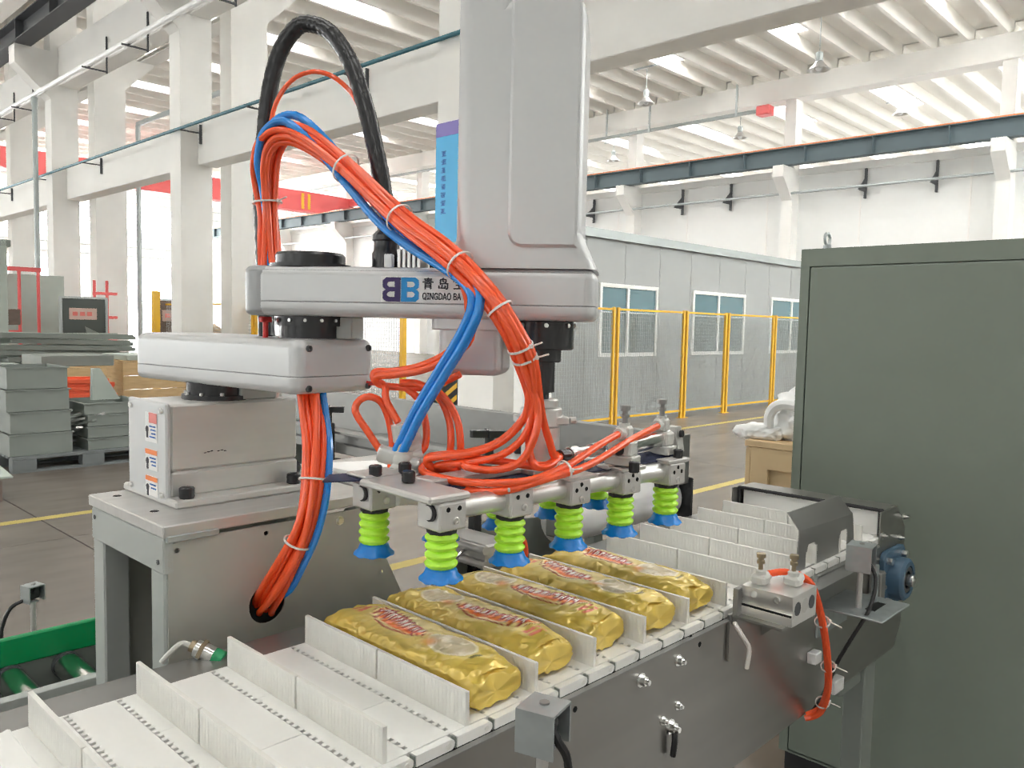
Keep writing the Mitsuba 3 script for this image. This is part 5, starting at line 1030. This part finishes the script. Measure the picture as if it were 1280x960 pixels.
def board(label, x, y, mat, pm):
    k = thing('notice_board', label, 'board')
    part(k, 'sheet', box((x, y, .35), (x + .78, y + .03, 1.78), .004), mat, smooth=False)
    part(k, 'frame', cat(box((x - .05, y - .01, 0), (x, y + .04, 1.82)), box((x + .78, y - .01, 0), (x + .83, y + .04, 1.82)), box((x, y - .01, 1.78), (x + .78, y + .04, 1.82))), 'm_gray_pipe', smooth=False)
    part(k, 'label', box((x + .12, y - .012, 1.38), (x + .62, y, 1.60)), 'm_pink', smooth=False, label='pale pink sign plate')
    part(k, 'sign_print', cat(*[box((x + .18 + i * .13, y - .016, 1.45), (x + .27 + i * .13, y - .012, 1.53)) for i in range(3)]), 'm_label_red', smooth=False)
    part(k, 'picture', prism(Polygon([(x + .1, .7), (x + .6, .7), (x + .7, 1.1), (x + .4, 1.25), (x + .45, 1.0), (x + .2, .95)]), .012, XZ(y)), pm, smooth=False)
board('black notice board with a pink sign plate in front of the drain pipe column', 5.15, 16.3, 'm_blackboard', 'm_steel_grey')
board('brown grey notice board with a pink sign plate between two yellow posts', 6.55, 15.4, 'm_rust', 'm_steel_grey')
for i, (x, y) in enumerate(((6.35, 15.0), (7.5, 15.2), (8.35, 15.0), (9.3, 15.0))):
    solo('yellow_post', box((x, y, 0), (x + .12, y + .12, (1.95, 1.95, 1.2, 1.2)[i]), .01), 'm_yellow', ['yellow steel post left of the brown notice board', 'yellow steel post right of the brown notice board', 'short orange yellow post left of the brown sacks', 'short orange yellow post among the brown sacks'][i], 'post', smooth=False)
k = thing('hand_truck', 'tall red tube trolley in front of the left column', 'trolley')
for x in (4.25, 4.62, 4.95): part(k, 'upright', cyl((x, 17.0, .05), (x, 17.0, 2.45 if x < 4.5 else 2.3), .03, 10), 'm_crane_red')
part(k, 'crossbar', cat(box((4.2, 16.97, 2.28), (5.0, 17.03, 2.36)), box((4.25, 16.97, 1.1), (4.62, 17.03, 1.15))), 'm_crane_red', smooth=False)
part(k, 'plate', box((4.28, 16.96, 1.25), (4.62, 16.99, 1.55)), 'm_rust', smooth=False)
part(k, 'foot', box((4.2, 16.7, 0), (5.0, 17.3, .05), .01), 'm_crane_red', smooth=False)
k = thing('hand_truck', 'red tube trolley between the two notice boards', 'trolley')
for x in (6.15, 6.4): part(k, 'upright', cyl((x, 17.5, .05), (x, 17.5, 2.2), .03, 10), 'm_crane_red')
for z in (.9, 1.4, 1.9): part(k, 'crossbar', box((6.12, 17.47, z), (6.6, 17.53, z + .06)), 'm_crane_red', smooth=False)
part(k, 'foot', box((6.1, 17.2, 0), (6.6, 17.8, .05), .01), 'm_crane_red', smooth=False)
for i, (x, h, mat) in enumerate(((2.9, 2.6, 'm_steel_pale'), (3.32, 2.7, 'm_steel_grey'), (3.75, 2.7, 'm_steel_pale'))):
    k = thing('steel_upright', f'tall pale steel upright of the rack at the left picture edge, {ORD[i]} from the left', 'rack')
    part(k, 'post', box((x, 15.0, 0), (x + .16, 15.2, h), .01), mat, smooth=False)
    part(k, 'arm', box((x - .06, 15.0, h - .12), (x + .22, 15.2, h), .01), 'm_steel_grey', smooth=False)
    part(k, 'base', box((x - .05, 14.8, 0), (x + .2, 15.6, .06)), 'm_steel_grey', smooth=False)
solo('glass_sheet', box((4.0, 17.6, .05), (5.6, 17.64, 2.25), .003), 'm_steel_pale', 'greenish glass sheet leaning behind the red trolley', 'glass sheet', smooth=False)
for i in range(10):
    x, z = 8.6 + (i % 4) * .95 + .3 * (i // 4), .0 + (i // 4) * .45
    solo('brown_sack', bag((x, 18.6, z), (.40, .35, .26), 20 + i), 'm_sack', f'brown sack {ORD[i % 4]} in the {["lowest", "middle", "top"][i // 4]} row of the stack right of the notice boards', 'sack', 'brown sacks in the far stack', smooth=40)
for i in range(6):
    solo('cable_coil', lathe([(.32, 0), (.45, .02), (.5, .12), (.45, .22), (.32, .24), (.32, 0)], (13.6 + .05 * (i % 2), 20.5, .3 + i * .26), n=24), 'm_sack', f'brown coil, {ORD[i]} from the bottom of the stack behind the front column', 'coil')
solo('coil_pallet', box((13.0, 19.9, 0), (14.3, 21.1, .3), .01), 'm_pallet', 'pallet under the stack of brown coils', 'pallet', smooth=False)
